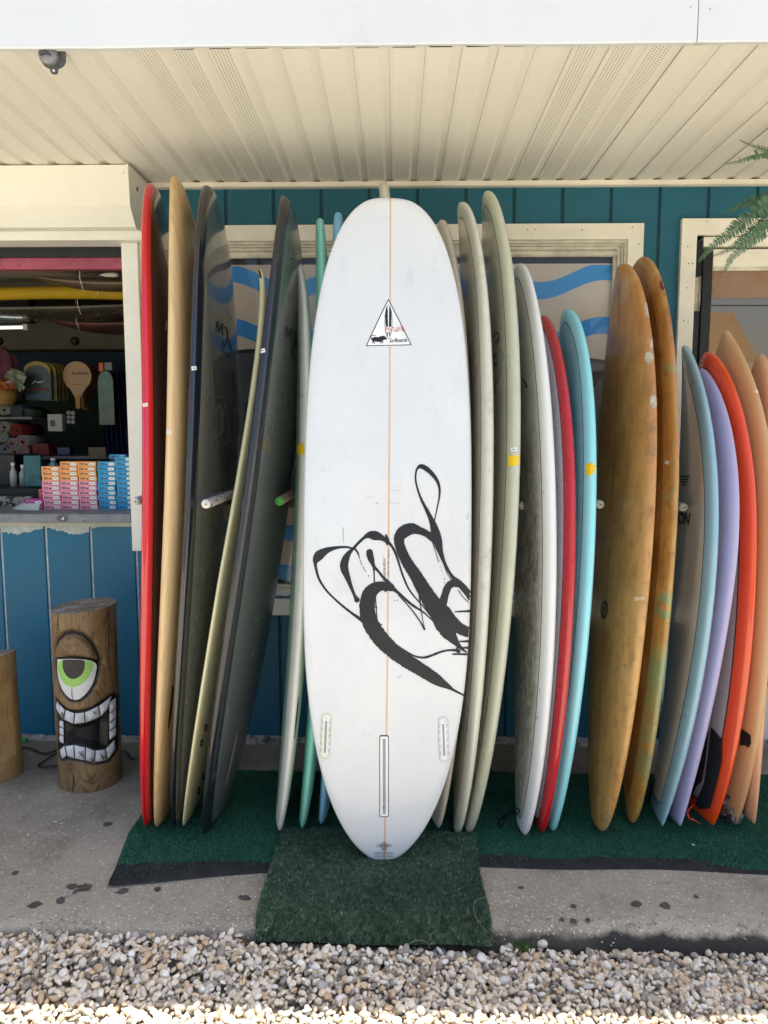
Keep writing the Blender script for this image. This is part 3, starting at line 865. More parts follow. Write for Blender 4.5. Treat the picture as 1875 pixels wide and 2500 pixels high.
NS, NA = 72, 36
def b_outline(s, q):
    sw, pt, qt, pn, qn, tw = q
    t = np.clip((sw - s) / sw, 0, 1); n = np.clip((s - sw) / (1 - sw), 0, 1)
    return np.where(s < sw, tw + (1 - tw) * (1 - t ** pt) ** (1 / qt), (1 - n ** pn) ** (1 / qn))
def b_bow(s, e):
    return s ** .9 * (1 - s) ** e / (.9 / (.9 + e)) ** .9 / (e / (.9 + e)) ** e

def m_board(name, rail, deck=None, bottom=None, wrap=.055, pin=None, pinw=.0024, stringer=None, sw_=.0026, rough=.28, coat=.7,
            dirt=None, dirt_amt=.5, carbon=False, mottle=.06, extra=None, crough=.04, grain=None):
    deck = deck or rail; bottom = bottom or deck
    t = NT(name)
    edge, side, lat, s = t.attr('edge'), t.attr('side'), t.attr('lat'), t.attr('run')
    L = lambda c: lin(c) if isinstance(c, str) else c
    face = t.mix(t.math('GREATER_THAN', side, 0.0), L(bottom), L(deck))
    if carbon:
        cx = t.n('CombineXYZ'); t.put(cx.inputs[0], lat); t.put(cx.inputs[1], t.attr('runm'))
        w = t.n('TexWave', wave_type='BANDS', bands_direction='DIAGONAL'); w.inputs['Scale'].default_value = 34; w.inputs['Distortion'].default_value = .25
        t.t.links.new(cx.outputs[0], w.inputs['Vector'])
        face = t.mix(t.ramp(w.outputs[0], .3, .7, 0, .5 if carbon is True else carbon), face, tuple(x * .35 for x in L(deck)))
    c = face
    if rail != deck or rail != bottom:
        c = t.mix(t.math('LESS_THAN', edge, wrap), face, L(rail))
    n = t.noise(3.1, 5, .6)
    c = t.mix(t.ramp(n, .3, .72, 0, mottle * 2.5), c, tuple(x * .62 for x in L(rail)))
    if grain:
        v = t.mapping((26, 26, 1.1))
        c = t.mix(t.ramp(t.noise(3, 5, .6, v, 1.2), .42, .72, 0, .75), c, L(grain))
    if extra:
        c = extra(t, c, edge, side, lat, s)
    if dirt:
        d = t.math('MULTIPLY', t.ramp(t.noise(16, 6, .75), .5, .66), t.ramp(t.noise(2.3, 3), .4, .6))
        c = t.mix(t.math('MULTIPLY', d, dirt_amt), c, L(dirt))
        c = t.mix(t.math('MULTIPLY', t.ramp(t.noise(46, 4, .7), .66, .70), min(1, dirt_amt * 1.3)), c, tuple(x * .5 for x in L(dirt)))
    if pin:
        c = t.mix(t.math('LESS_THAN', t.math('ABSOLUTE', t.math('SUBTRACT', edge, wrap)), pinw), c, L(pin))
    if stringer:
        c = t.mix(t.math('LESS_THAN', t.math('ABSOLUTE', lat), sw_), c, L(stringer))
    t.bump(t.math('ADD', t.noise(9, 3), t.math('MULTIPLY', t.ramp(t.noise(38, 2), .68, .76), -.5)), .06, .01)
    return t.fin(c, t.ramp(n, .3, .7, rough - .05, rough + .1), .5, coat, crough)

BOARDS = {}
GRP = 'surfboards standing on the green matting'
def board(key, name, m, label, flat=2.3, NSx=NS, NAx=NA):
    d, *p = FIT[key]
    A, B = np.array(p[0:3]), np.array(p[3:6])
    psi, W, R, T = p[6:10]; shp = p[10:16]; be = p[16]
    u = B - A; Ln = np.linalg.norm(u); u /= Ln
    v = np.array([math.sin(psi), math.cos(psi), 0.]); v -= u * (v @ u); v /= np.linalg.norm(v)
    nn = np.cross(v, u) * d
    s = .5 - .5 * np.cos(np.linspace(0, math.pi, NSx))
    w = np.maximum(b_outline(s, shp) * W, .002)
    th = T * (.40 + .60 * (1 - np.abs(2 * s - 1) ** 2.6) ** .8)
    rd = np.minimum(np.minimum(s, 1 - s) * Ln / .020, 1.0)
    th = np.minimum(th, w * 2.2 + .012) * np.sqrt(np.maximum(1 - (1 - rd) ** 2, .03))
    bow = b_bow(s, be) * R
    a = np.linspace(0, 2 * math.pi, NAx, endpoint=False)
    ca, sa = np.cos(a), np.sin(a)
    vv = np.sign(ca) * np.abs(ca) ** (2 / 2.5)
    zz = np.where(sa > 0, np.abs(sa) ** (2 / 2.3), -np.abs(sa) ** (2 / flat))
    Pl = (w[:, None] * vv)
    V = A + u * (s * Ln)[:, None, None] + v * Pl[:, :, None] + nn * (th[:, None] * .5 * zz - bow[:, None])[:, :, None]
    # true distance from the outline, for pin lines and rail wraps
    sd = .5 - .5 * np.cos(np.linspace(0, math.pi, 300)); wd = b_outline(sd, shp) * W
    ol = np.vstack([np.c_[sd * Ln, wd], np.c_[sd * Ln, -wd]] + ([np.c_[np.zeros(20), np.linspace(-wd[0], wd[0], 20)]] if wd[0] > .01 else []))
    q = np.c_[np.repeat(s * Ln, NAx), Pl.ravel()]
    edge = np.sqrt(((q[:, None, :] - ol[None]) ** 2).sum(2)).min(1)
    Fc = [(i * NAx + k, i * NAx + (k + 1) % NAx, (i + 1) * NAx + (k + 1) % NAx, (i + 1) * NAx + k) for i in range(NSx - 1) for k in range(NAx)]
    sm = [True] * len(Fc)
    Fc.append(list(range(NAx))[::-1]); Fc.append([(NSx - 1) * NAx + k for k in range(NAx)]); sm += [False, False]
    Vf = V.reshape(-1, 3)
    root = empty(name, (A[0], A[1], 0.0))
    tag(root, label, 'surfboard', GRP)
    run = np.repeat(s, NAx)
    mesh_obj('body', Vf, Fc, m, root, smooth=sm, attrs=dict(edge=edge, side=np.tile(zz, NSx), lat=Pl.ravel(), run=run, runm=run * Ln))
    BOARDS[key] = dict(root=root, bvh=BVHTree.FromPolygons([tuple(x) for x in Vf], Fc), A=A, u=u, v=v, n=nn, L=Ln, W=W)
    return root

def decal(key, name, V2, Fc, m, off=.0009, maxjump=.12, label=None):
    """flat print or sticker laid on the board where the camera's rays through the given pixels meet it"""
    b = BOARDS[key]; hits = []
    for x, y in V2:
        r = Vector(ray(x, y)).normalized()
        co, no, _, dist = b['bvh'].ray_cast(Vector(CAM), r)
        if co is None: hits.append(None); continue
        if no.dot(r) > 0: no = -no
        hits.append((np.array(co + no * off), dist))
    good = [h[1] for h in hits if h]
    if not good: print('decal misses', key, name); return None
    md = float(np.median(good))
    ok = [h is not None and abs(h[1] - md) < max(maxjump, .3) for h in hits]
    Fk = [f for f in Fc if all(ok[i] for i in f)]
    if not Fk: print('decal empty', key, name); return None
    idx = sorted({i for f in Fk for i in f}); mp = {j: i for i, j in enumerate(idx)}
    o = mesh_obj(name, [hits[i][0] for i in idx], [[mp[i] for i in f] for f in Fk], m, b['root'], smooth=True)
    if label: o['label'] = label
    return o
def zm(ox, oy, sc):
    return lambda P: [(ox + sc * p[0], oy + sc * p[1], *(sc * w for w in p[2:])) for p in P]
ZA, ZB = zm(320, 400, .4067), zm(320, 1250, .4067)
ZC, ZD = zm(1040, 440, .3887), zm(1040, 1250, .3887)
ZE, ZF = zm(1435, 440, .3887), zm(1435, 1250, .3887)
ZG, ZH, ZI = zm(720, 440, .3889), zm(720, 1100, .2939), zm(720, 1700, .2939)
def poly(key, name, pts, m, off=.0009, k=4, rings=3, **kw):
    V2, Fc, _ = polyfill(dens(pts, k), rings)
    return decal(key, name, V2, Fc, m, off, **kw)
def rib(key, name, pts, m, off=.0009, rough=0., n=8, **kw):
    V2, Fc = ribbon(pts, n, rough)
    return decal(key, name, V2, Fc, m, off, **kw)

CARBON = lin('#626463')
B_L1 = m_board('red_board_gloss', lin('#cf1024'), (.012, .012, .013), wrap=.030, pin=(.004, .004, .005), carbon=False, rough=.2, coat=1.)
def wood_extra(t, c, edge, side, lat, s):
    cx = t.n('CombineXYZ'); t.put(cx.inputs[0], lat); t.put(cx.inputs[1], t.math('MULTIPLY', t.attr('runm'), .06)); t.put(cx.inputs[2], t.math('MULTIPLY', side, .03))
    n1 = t.noise(62, 4, .6, cx.outputs[0], .8)
    c = t.mix(t.ramp(n1, .40, .66, 0, .7), c, lin('#b58d58'))
    strips = t.math('FLOOR', t.math('MULTIPLY', t.math('ADD', lat, 1.0), 16))
    tone = t.math('FRACT', t.math('MULTIPLY', t.math('SINE', t.math('MULTIPLY', strips, 12.9)), 43.7))
    return t.mix(t.math('MULTIPLY', tone, .35), c, lin('#ecd3a6'))
B_L2 = m_board('paulownia_wood', lin('#dcb985'), rough=.42, coat=.15, extra=wood_extra, crough=.2)
B_L3 = m_board('navy_carbon_gloss', (.008, .010, .017), CARBON, wrap=.034, pin=(.003, .003, .004), pinw=.004, carbon=.28, rough=.22, coat=1.)
B_L5 = m_board('navy_carbon_satin', (.008, .010, .017), CARBON, wrap=.034, pin=(.003, .003, .004), pinw=.004, carbon=True, rough=.3, coat=.6, crough=.1)
B_L4 = m_board('pale_yellow_resin', lin('#efe8b8'), rough=.4, coat=.2, mottle=.03)
B_L6 = m_board('white_mint_resin', lin('#dcdcd2'), lin('#8fb9a6'), wrap=.075, rough=.4, coat=.25, mottle=.04, dirt=lin('#8a8478'), dirt_amt=.25)
B_L7 = m_board('mint_green_resin', lin('#86d3c0'), rough=.45, coat=.2, mottle=.03)
B_L8 = m_board('light_blue_resin', lin('#7db9dc'), rough=.45, coat=.2, mottle=.03)
B_C2 = m_board('ivory_resin', lin('#d8d0bd'), wrap=.06, pin=(.05, .05, .05), rough=.4, coat=.3)
B_R1 = m_board('beige_resin', lin('#cfc4b3'), rough=.45, coat=.2, mottle=.03)
B_R2 = m_board('cream_resin', lin('#d2d0c0'), lin('#c4c1b0'), wrap=.052, pin=(.012, .012, .012), rough=.3, coat=.8, dirt=lin('#6d675a'), dirt_amt=.35, mottle=.03)
B_R3 = m_board('sage_cream_resin', lin('#bfc0aa'), lin('#b9b9a5'), wrap=.050, pin=(.02, .02, .02), rough=.28, coat=.9, dirt=lin('#7b7868'), dirt_amt=.18, mottle=.03)
def wax_extra(t, c, edge, side, lat, s):
    m = t.math('MULTIPLY', t.ramp(edge, .045, .10), t.math('GREATER_THAN', side, 0.))
    m = t.math('MULTIPLY', m, t.ramp(t.math('ADD', s, t.ramp(t.noise(4, 4), .3, .7, -.15, .15)), .78, .55))
    c = t.mix(t.math('MULTIPLY', m, t.ramp(t.noise(34, 6, .8, t.mapping((1, 1, .8))), .40, .64)), c, lin('#6f665a'))
    c = t.mix(t.math('MULTIPLY', m, t.ramp(t.noise(9, 4, .7), .5, .7, 0, .7)), c, lin('#7d6a50'))
    e2 = t.math('MULTIPLY', t.math('LESS_THAN', t.math('ABSOLUTE', t.math('SUBTRACT', edge, .05)), .02), t.ramp(t.noise(30, 5, .8), .6, .66))
    return t.mix(t.math('MULTIPLY', e2, .8), c, lin('#5f5a52'))
B_R4 = m_board('scuffed_white_resin', lin('#e4e5e4'), lin('#cfcfc4'), lin('#dfe0e2'), wrap=.05, pin=(.012, .012, .014), rough=.38, coat=.5, extra=wax_extra, mottle=.03)
B_R5 = m_board('red_white_resin', lin('#c20f1e'), lin('#d9d6de'), wrap=.036, pin=(.012, .01, .012), rough=.25, coat=.9, mottle=.03)
B_R6 = m_board('aqua_resin', lin('#93e0ea'), lin('#8fc4cc'), wrap=.048, pin=(.012, .02, .022), rough=.32, coat=.8, mottle=.03)
def amber_extra(t, c, edge, side, lat, s):
    c = t.mix(t.ramp(t.math('ADD', s, t.ramp(t.noise(2.5, 3), .3, .7, -.25, .25)), .35, .9, 0, .65), c, lin('#a3612a'))
    c = t.mix(t.ramp(t.noise(7, 5, .7, t.mapping((3, 3, .8))), .42, .75, 0, .55), c, lin('#6f4a20'))
    c = t.mix(t.ramp(t.noise(4, 4, .6), .5, .66, 0, .75), c, lin('#c8a064'))
    c = t.mix(t.ramp(t.noise(23, 5, .75), .52, .68, 0, .5), c, lin('#5d4423'))
    return t.mix(t.ramp(t.noise(60, 3, .8), .72, .76, 0, .6), c, lin('#d8c9a4'))
B_R7 = m_board('yellowed_amber_resin', lin('#d09c58'), stringer=lin('#3a2a16'), sw_=.002, rough=.33, coat=.5, extra=amber_extra, crough=.15)
def amber2_extra(t, c, edge, side, lat, s):
    c = amber_extra(t, c, edge, side, lat, s)
    nz = t.ramp(t.noise(14, 4, .7), .3, .7, -.015, .015)
    sj = t.math('ADD', s, nz)
    band = None
    for lo, hi, a in ((.395, .405, .9), (.362, .380, .95), (.20, .31, .75), (.235, .25, .9), (.09, .14, .6), (.565, .571, .7), (.77, .776, .7), (.155, .185, .7)):
        hw_ = (hi - lo) / 2
        x = t.ramp(t.math('ABSOLUTE', t.math('SUBTRACT', sj, (lo + hi) / 2)), hw_ * 1.5, hw_ * .5, 0, a)
        band = x if band is None else t.math('MAXIMUM', band, x)
    band = t.math('MULTIPLY', band, t.ramp(t.noise(8, 4), .3, .6, .4, 1.0))
    band = t.math('MULTIPLY', band, t.math('LESS_THAN', edge, .062))
    return t.mix(band, c, lin('#6f9f78'))
B_R8 = m_board('amber_green_resin', lin('#c0974f'), lin('#9a6a30'), wrap=.062, pin=lin('#4a3012'), pinw=.0014, rough=.33, coat=.5, extra=amber2_extra, crough=.15)
B_R9 = m_board('blue_rail_resin', lin('#93bccd'), lin('#e8deca'), wrap=.058, pin=(.006, .006, .008), pinw=.0028, rough=.3, coat=.8, mottle=.09)
B_R10 = m_board('lavender_resin', lin('#b3abcf'), rough=.42, coat=.25, mottle=.03)
B_R11 = m_board('orange_rail_resin', lin('#ea4a0a'), lin('#bdb8b4'), wrap=.058, pin=(.012, .006, .01), pinw=.0035, rough=.28, coat=.9, mottle=.08)
B_R12 = m_board('tan_resin', lin('#d2a878'), lin('#cc9872'), wrap=.05, rough=.4, coat=.25, mottle=.06)
B_R13 = m_board('peach_resin', lin('#e0a982'), rough=.42, coat=.25, mottle=.04)
def grime_extra(t, c, edge, side, lat, s):
    c = t.mix(t.ramp(t.noise(5, 5, .6, t.mapping((1, 1, .5))), .42, .72, 0, .30), c, (.52, .55, .60))
    c = t.mix(t.ramp(t.noise(2.2, 4, .6), .52, .74, 0, .22), c, (.66, .635, .55))
    c = t.mix(t.ramp(t.noise(18, 5, .7, t.mapping((1, 1, .35))), .60, .74, 0, .20), c, (.33, .36, .40))
    return t.mix(t.math('MULTIPLY', t.ramp(t.noise(70, 4, .8, t.mapping((1, 1, .5))), .72, .75), t.ramp(t.noise(3, 2), .55, .68, 0, .55)), c, lin('#6a7078'))
B_C = m_board('white_resin', (.70, .715, .73), stringer=lin('#d2b08e'), sw_=.0030, rough=.3, coat=.7, extra=grime_extra, mottle=.02)

board('L1', 'surfboard', B_L1, 'glossy red-railed surfboard with a black face, leftmost of the row')
board('L2', 'surfboard', B_L2, 'natural wood surfboard with visible grain beside the red one at left')
board('L3', 'surfboard', B_L3, 'navy-railed carbon surfboard standing next to the wooden board')
board('L4', 'surfboard', B_L4, 'thin pale yellow surfboard with black nose tip, tilted between two carbon boards')
board('L5', 'surfboard', B_L5, 'navy-railed carbon surfboard leaning steeply to the right beside the pale yellow one')
board('L6', 'surfboard', B_L6, 'off-white surfboard with a mint face and yellow tape, left of the big white board')
board('L7', 'surfboard', B_L7, 'narrow mint green surfboard half hidden behind the big white board')
board('L8', 'surfboard', B_L8, 'light blue surfboard mostly hidden behind the big white board')
board('C2', 'surfboard', B_C2, 'ivory surfboard of which only the nose shows above the big white board')
board('R1', 'surfboard', B_R1, 'beige surfboard just behind the right edge of the big white board')
board('R2', 'surfboard', B_R2, 'tall cream surfboard with a thin black pin line, right of the beige one')
board('R3', 'surfboard', B_R3, 'tallest sage cream surfboard with a pin line and yellow tape')
board('R4', 'surfboard', B_R4, 'scuffed white surfboard with a brown wax-stained deck')
board('R5', 'surfboard', B_R5, 'red surfboard with a pale deck between the scuffed white and the aqua boards')
board('R6', 'surfboard', B_R6, 'aqua blue surfboard with a dark pin line and a yellow tape patch')
board('R7', 'surfboard', B_R7, 'wide yellowed amber surfboard with a dark stringer and white dings')
board('R8', 'surfboard', B_R8, 'amber surfboard with green resin bands on its rail')
board('R9', 'surfboard', B_R9, 'surfboard with sky blue rails and a beige deck with black lettering')
board('R10', 'surfboard', B_R10, 'plain lavender surfboard, shortest in the right hand group')
board('R11', 'surfboard', B_R11, 'orange-railed surfboard with a pale deck and black traction pad')
board('R12', 'surfboard', B_R12, 'pointed tan surfboard with a black fin and plastic taped round its tail')
board('R13', 'surfboard', B_R13, 'peach surfboard at the right edge of the picture')
board('C', 'surfboard', B_C, 'big white surfboard with black paint splashes and a triangular logo, in front of the row', flat=4.5, NSx=140, NAx=56)

# stickers, tapes, plugs, lettering
PAPER = mat('white_paper', (.80, .80, .80), .6, var=.04)
TAPE = mat('yellow_tape', lin('#e8c415'), .55, var=.08, vs=40)
CLEAR = mat('clear_tape', (.66, .68, .66), .25, var=.1, coat=.5)
PRINT = mat('black_print', (.012, .013, .016), .5, var=.1)
GREYPRINT = mat('grey_print', (.12, .13, .13), .5)
def rect(cx, cy, w, h, r=0.0):
    P = np.array([(-w / 2, -h / 2), (w / 2, -h / 2), (w / 2, h / 2), (-w / 2, h / 2)])
    return [(cx + x * math.cos(r) - y * math.sin(r), cy + x * math.sin(r) + y * math.cos(r)) for x, y in P]
for key, z, (cx, cy, w, h, r) in (('L1', ZA, (85, 1447, 28, 20, -.2)), ('L2', ZA, (228, 1610, 24, 20, .1)), ('L3', ZA, (378, 1227, 28, 24, -.1)), ('L5', ZA, (790, 1122, 28, 24, -.2)), ('R3', ZC, (553, 1690, 36, 22, -.1)), ('R8', ZE, (498, 1773, 26, 22, .2))):
    poly(key, 'price_sticker', z(rect(cx, cy, w, h, r)), PAPER)
    poly(key, 'price_mark', z(rect(cx, cy, w * .55, h * .22, r)), GREYPRINT, .0013)
poly('L6', 'price_sticker', ZA(rect(1035, 1390, 34, 22, -.3)), CLEAR)
poly('R7', 'price_sticker', ZF(rect(325, 545, 62, 24, -.05)), mat('yellowed_label', lin('#cdb491'), .6, var=.15, vs=60))
poly('R12', 'price_sticker', ZE(rect(1070, 1325, 30, 22, -.2)), PAPER)
poly('L6', 'yellow_tape', ZA([(995, 1685), (1040, 1680), (1042, 1745), (1000, 1748)]), TAPE)
poly('R3', 'yellow_tape', ZC([(514, 1730), (580, 1725), (590, 1760), (582, 1792), (520, 1797)]), TAPE)
poly('R6', 'yellow_tape', ZC([(1003, 1790), (1040, 1770), (1070, 1800), (1068, 1832), (1020, 1862), (1004, 1835)]), TAPE)
for cx, cy in ((448, 1295), (423, 1385), (432, 1587), (406, 1672)):
    P = ZB(ellipse(cx, cy, 10, 24, 16, .15)); V2, Fc, _ = polyfill(P, 2); decal('L4', 'fin_plug', V2, Fc, PRINT)
    P = ZB(ellipse(cx - 1, cy, 5, 10, 10, .15)); V2, Fc, _ = polyfill(P, 2); decal('L4', 'plug_screw', V2, Fc, mat('plug_steel', (.4, .4, .38), .4), .0014)
rib('L4', 'nose_guard', ZA([(760, 628, 12), (768, 650, 18), (780, 685, 9)]), PRINT, maxjump=.5)
rib('L2', 'fin_slot', ZB([(250, 1045, 9), (243, 1130, 12), (232, 1230, 12), (222, 1300, 6)]), PRINT)
rib('L6', 'fin_slot', ZB([(1005, 1110, 5), (994, 1220, 8), (980, 1360, 5)]), PRINT)
rib('L5', 'fin_track', ZB([(637, 1330, 4), (605, 1470, 6), (570, 1640, 4)]), mat('pale_track', (.34, .36, .36), .4))
SCRATCH = mat('grey_scratch', (.26, .28, .29), .5)
for p in ([(745, 640, 4), (755, 655, 6), (765, 645, 3)], [(722, 862, 4), (732, 850, 12), (745, 848, 4)], [(738, 1110, 3), (730, 1180, 4), (724, 1200, 3)], [(583, 1160, 3), (578, 1215, 4)], [(568, 1250, 3), (560, 1300, 3)]):
    rib('L5', 'scratch', ZB(p), SCRATCH, n=4)
# script letters on the two carbon boards
for key, dx, dy, k, mm in (('L3', 0, 0, 1.0, PRINT), ('L5', 413, 30, .95, PRINT)):
    st = [[(508, 1005, 6), (520, 945, 9), (526, 1010, 7), (545, 960, 9), (548, 1030, 7)], [(540, 990, 6), (570, 985, 8), (578, 1040, 9), (560, 1095, 7), (548, 1060, 5)], [(578, 1040, 5), (592, 1090, 8), (600, 1122, 4)], [(538, 1090, 4), (556, 1110, 5), (548, 1125, 4), (575, 1140, 5), (588, 1160, 4)]]
    for q in st:
        rib(key, 'script_letter', ZA([(508 + (x - 508) * k + dx, y + dy, w) for x, y, w in q]), mm)
OUTL = mat('carbon_logo_grey', (.085, .095, .095), .45)
rib('L3', 'shaka_logo', ZA([(470, 1415, 10), (520, 1400, 12), (570, 1402, 12), (600, 1440, 12), (605, 1560, 11), (580, 1575, 9), (612, 1570, 10), (600, 1640, 12), (560, 1690, 12), (510, 1690, 11)]), OUTL, rough=.1)
rib('L3', 'shaka_logo', ZA([(500, 1580, 16), (505, 1480, 20), (530, 1455, 22), (545, 1500, 20), (545, 1580, 16)]), OUTL, rough=.1)
rib('L3', 'shaka_logo', ZA([(510, 1600, 14), (530, 1575, 18), (550, 1600, 18), (530, 1630, 14)]), OUTL, rough=.1)
rib('L1', 'script_letter', ZA([(204, 1005, 5), (210, 945, 8), (214, 1000, 6), (221, 985, 5)]), mat('pale_print', (.45, .45, .45), .5))
# right-hand boards
rib('R3', 'black_logo', ZC([(430, 985, 8), (440, 958, 9), (455, 965, 8), (458, 995, 8), (445, 1025, 8), (430, 1010, 8)]), PRINT)
for y0, y1 in ((1080, 1105), (1112, 1118), (1140, 1165)):
    poly('R3', 'black_logo', ZC([(428, y0 + 10), (447, y0), (448, y1 - 4), (428, y1 + 6)]), PRINT, k=3)
rib('R4', 'black_stroke', ZC([(602, 1240, 5), (620, 1262, 10), (634, 1298, 13)]), PRINT)
rib('R4', 'black_logo', ZD([(568, 1862, 10), (582, 1862, 10), (588, 1885, 10), (572, 1900, 8), (566, 1890, 6)]), PRINT)
poly('R6', 'pale_logo', ZC([(870, 1160), (885, 1118), (905, 1100), (908, 1160), (898, 1175), (894, 1135), (880, 1140)]), mat('pale_aqua_print', (.35, .45, .45), .5), k=2)
for cy, hw in ((1862, 38), (1880, 30), (1897, 24), (1915, 16)):
    poly('R9', 'stripe_logo', ZE([(600 - hw * .55, cy - 6), (600 + hw * 1.15, cy - 6), (600 + hw * .95, cy + 5), (600 - hw * .55, cy + 5)]), PRINT, k=4)
V3, F3 = text_px('ON', 568, 2085, 642, 2165, .12, bold=.04)
decal('R9', 'black_lettering', np.array(ZE(V3)), F3, PRINT)
P = ZF(ellipse(106, 615, 22, 60, 18, .1)); V2, Fc, _ = polyfill(P, 3); decal('R7', 'round_logo', V2, Fc, PRINT)
rib('R7', 'logo_ring', ZF([(98, 600, 4), (108, 580, 5), (118, 610, 5), (106, 640, 5), (98, 610, 4)]), mat('tan_print', lin('#a5824a'), .5), .0014)
DING = mat('pale_ding', (.45, .40, .31), .6, var=.3, vs=50)
for e in ((410, 1392, 24, 44, .05), (388, 1112, 28, 40, .2), (400, 1030, 10, 45, .1), (370, 820, 12, 55, -.2)):
    pts = np.array(ellipse(*e[:4], 22, e[4])); pts = pts.mean(0) + (pts - pts.mean(0)) * (1 + RNG.uniform(-.3, .15, (22, 1)))
    V2, Fc, _ = polyfill(ZE(pts), 3); decal('R7', 'ding_patch', V2, Fc, DING, .0011)
poly('R7', 'tail_repair', ZF([(118, 1875), (165, 1905), (150, 1985), (108, 1985)]), mat('brown_repair', lin('#a98a5c'), .6, var=.3, vs=50))
V2, Fc, _ = polyfill(ZE(ellipse(466, 662, 13, 32, 16, -.2)), 2); decal('R8', 'ding_patch', V2, Fc, mat('red_brown_ding', lin('#5c2410'), .4))
PAD = mat('black_foam_pad', (.010, .012, .016), .85, var=.3, vs=90, bump=.6, bs=260)
poly('R11', 'traction_pad', ZF([(782, 1352), (848, 1432), (846, 1560), (815, 1700), (772, 1862), (706, 1866), (680, 1835), (735, 1700), (760, 1520), (776, 1360)]), PAD, .003, k=5, rings=5)
poly('R11', 'traction_pad', ZF([(758, 1380), (764, 1372), (745, 1560), (722, 1690), (690, 1720), (655, 1800), (640, 1790), (700, 1600)]), PAD, .003, k=5, rings=4)

# prints on the big white board
SPLASH = mat('black_paint_splash', lin('#191c23'), .45, var=.30, vs=22, bump=.3, bs=90, coat=.08)
STROKES = [
    [(490, 818, 14), (440, 803, 16), (380, 803, 20), (320, 812, 30), (260, 832, 52), (205, 868, 78), (178, 905, 62), (170, 940, 28), (180, 1000, 20), (205, 1075, 18), (260, 1160, 16), (335, 1237, 16), (420, 1310, 18), (500, 1370, 22), (560, 1410, 34)],
    [(515, 1240, 44), (492, 1195, 24), (462, 1120, 32), (432, 1040, 50), (412, 985, 66), (410, 940, 66), (426, 890, 56), (452, 848, 36), (490, 808, 22), (530, 765, 22), (578, 722, 26), (620, 702, 56), (660, 706, 76), (700, 716, 60), (742, 738, 36), (790, 776, 22), (825, 830, 20), (852, 900, 17), (880, 990, 15), (905, 1060, 15), (940, 1140, 14), (990, 1210, 12), (1060, 1290, 9), (1130, 1380, 8), (1170, 1440, 8)],
    [(500, 818, 16), (522, 848, 13), (533, 880, 8)],
    [(620, 845, 56), (626, 880, 56), (640, 922, 40), (656, 962, 28), (690, 1000, 20), (730, 1050, 22), (770, 1095, 36), (800, 1130, 46), (832, 1160, 30), (880, 1200, 22), (940, 1255, 20), (1000, 1300, 18), (1070, 1345, 12), (1150, 1420, 8)],
    [(654, 975, 15), (658, 1030, 10), (660, 1100, 11), (668, 1200, 8), (675, 1300, 8), (683, 1400, 6), (690, 1445, 5)],
    [(800, 1140, 58), (725, 1125, 76), (662, 1146, 98), (620, 1192, 118), (602, 1262, 126), (602, 1342, 128), (622, 1422, 132), (662, 1492, 132), (712, 1562, 132), (772, 1624, 126), (842, 1684, 122), (922, 1742, 116), (1002, 1792, 112), (1082, 1842, 106), (1160, 1892, 96), (1222, 1932, 70), (1268, 1957, 44), (1312, 1986, 22), (1362, 2012, 16), (1402, 2032, 14)],
    [(850, 1625, 8), (900, 1652, 10), (960, 1690, 12), (1020, 1714, 14), (1080, 1718, 17), (1140, 1700, 17), (1200, 1676, 17), (1262, 1660, 14), (1330, 1658, 22), (1358, 1666, 34)],
    [(1158, 590, 8), (1170, 530, 8), (1185, 460, 9), (1200, 380, 13), (1200, 310, 19), (1180, 250, 26), (1140, 195, 34), (1090, 150, 40), (1046, 132, 36), (1015, 152, 16), (1003, 200, 13), (1005, 262, 13), (1025, 340, 15), (1056, 420, 20), (1092, 490, 28), (1126, 560, 38), (1150, 620, 56), (1166, 680, 72), (1182, 740, 78), (1196, 800, 62), (1212, 852, 42), (1236, 920, 28), (1270, 990, 23), (1310, 1050, 27), (1350, 1090, 46), (1392, 1132, 56), (1432, 1182, 52), (1455, 1225, 44)],
    [(1175, 745, 70), (1092, 690, 56), (1032, 664, 66), (970, 650, 92), (912, 670, 102), (872, 712, 92), (866, 762, 82), (882, 822, 82), (912, 892, 86), (952, 962, 92), (1000, 1032, 102), (1046, 1112, 112), (1092, 1192, 126), (1142, 1272, 142), (1202, 1352, 160), (1232, 1422, 158), (1272, 1502, 128), (1312, 1562, 80), (1352, 1612, 40), (1392, 1652, 20), (1422, 1672, 12)],
    [(1222, 1292, 70), (1246, 1202, 60), (1272, 1132, 60), (1312, 1102, 60), (1352, 1106, 60)],
    [(1240, 1340, 110), (1300, 1420, 104), (1370, 1478, 92), (1450, 1515, 82)],
    [(860, 1200, 8), (960, 1310, 9), (1040, 1420, 10), (1076, 1484, 18)],
    [(1035, 1212, 14), (1045, 1300, 8), (1060, 1400, 5), (1078, 1480, 4)],
    [(1330, 1340, 8), (1390, 1336, 12), (1455, 1333, 20)], [(1340, 1587, 8), (1380, 1586, 12), (1440, 1583, 18)], [(1340, 1640, 8), (1440, 1637, 16)], [(1310, 1690, 10), (1440, 1692, 16)],
    [(1300, 1500, 8), (1340, 1580, 9), (1400, 1650, 9)], [(1355, 1160, 6), (1395, 1215, 6), (1442, 1262, 5)],
    [(1142, 760, 5), (1170, 850, 4), (1195, 925, 4)], [(1240, 960, 4), (1270, 1030, 5), (1310, 1085, 5)], [(755, 700, 12), (765, 750, 40), (765, 780, 12)], [(745, 1150, 30), (755, 1170, 14)], [(745, 1660, 22), (748, 1680, 12)],
]
for i, st in enumerate(STROKES):
    rib('C', 'paint_splash', ZH([(a, b, w * 1.0 + 1.5) for a, b, w in st]), SPLASH, .0008 + .00007 * i, rough=.10 if max(p[2] for p in st) < 60 else .035, n=18)
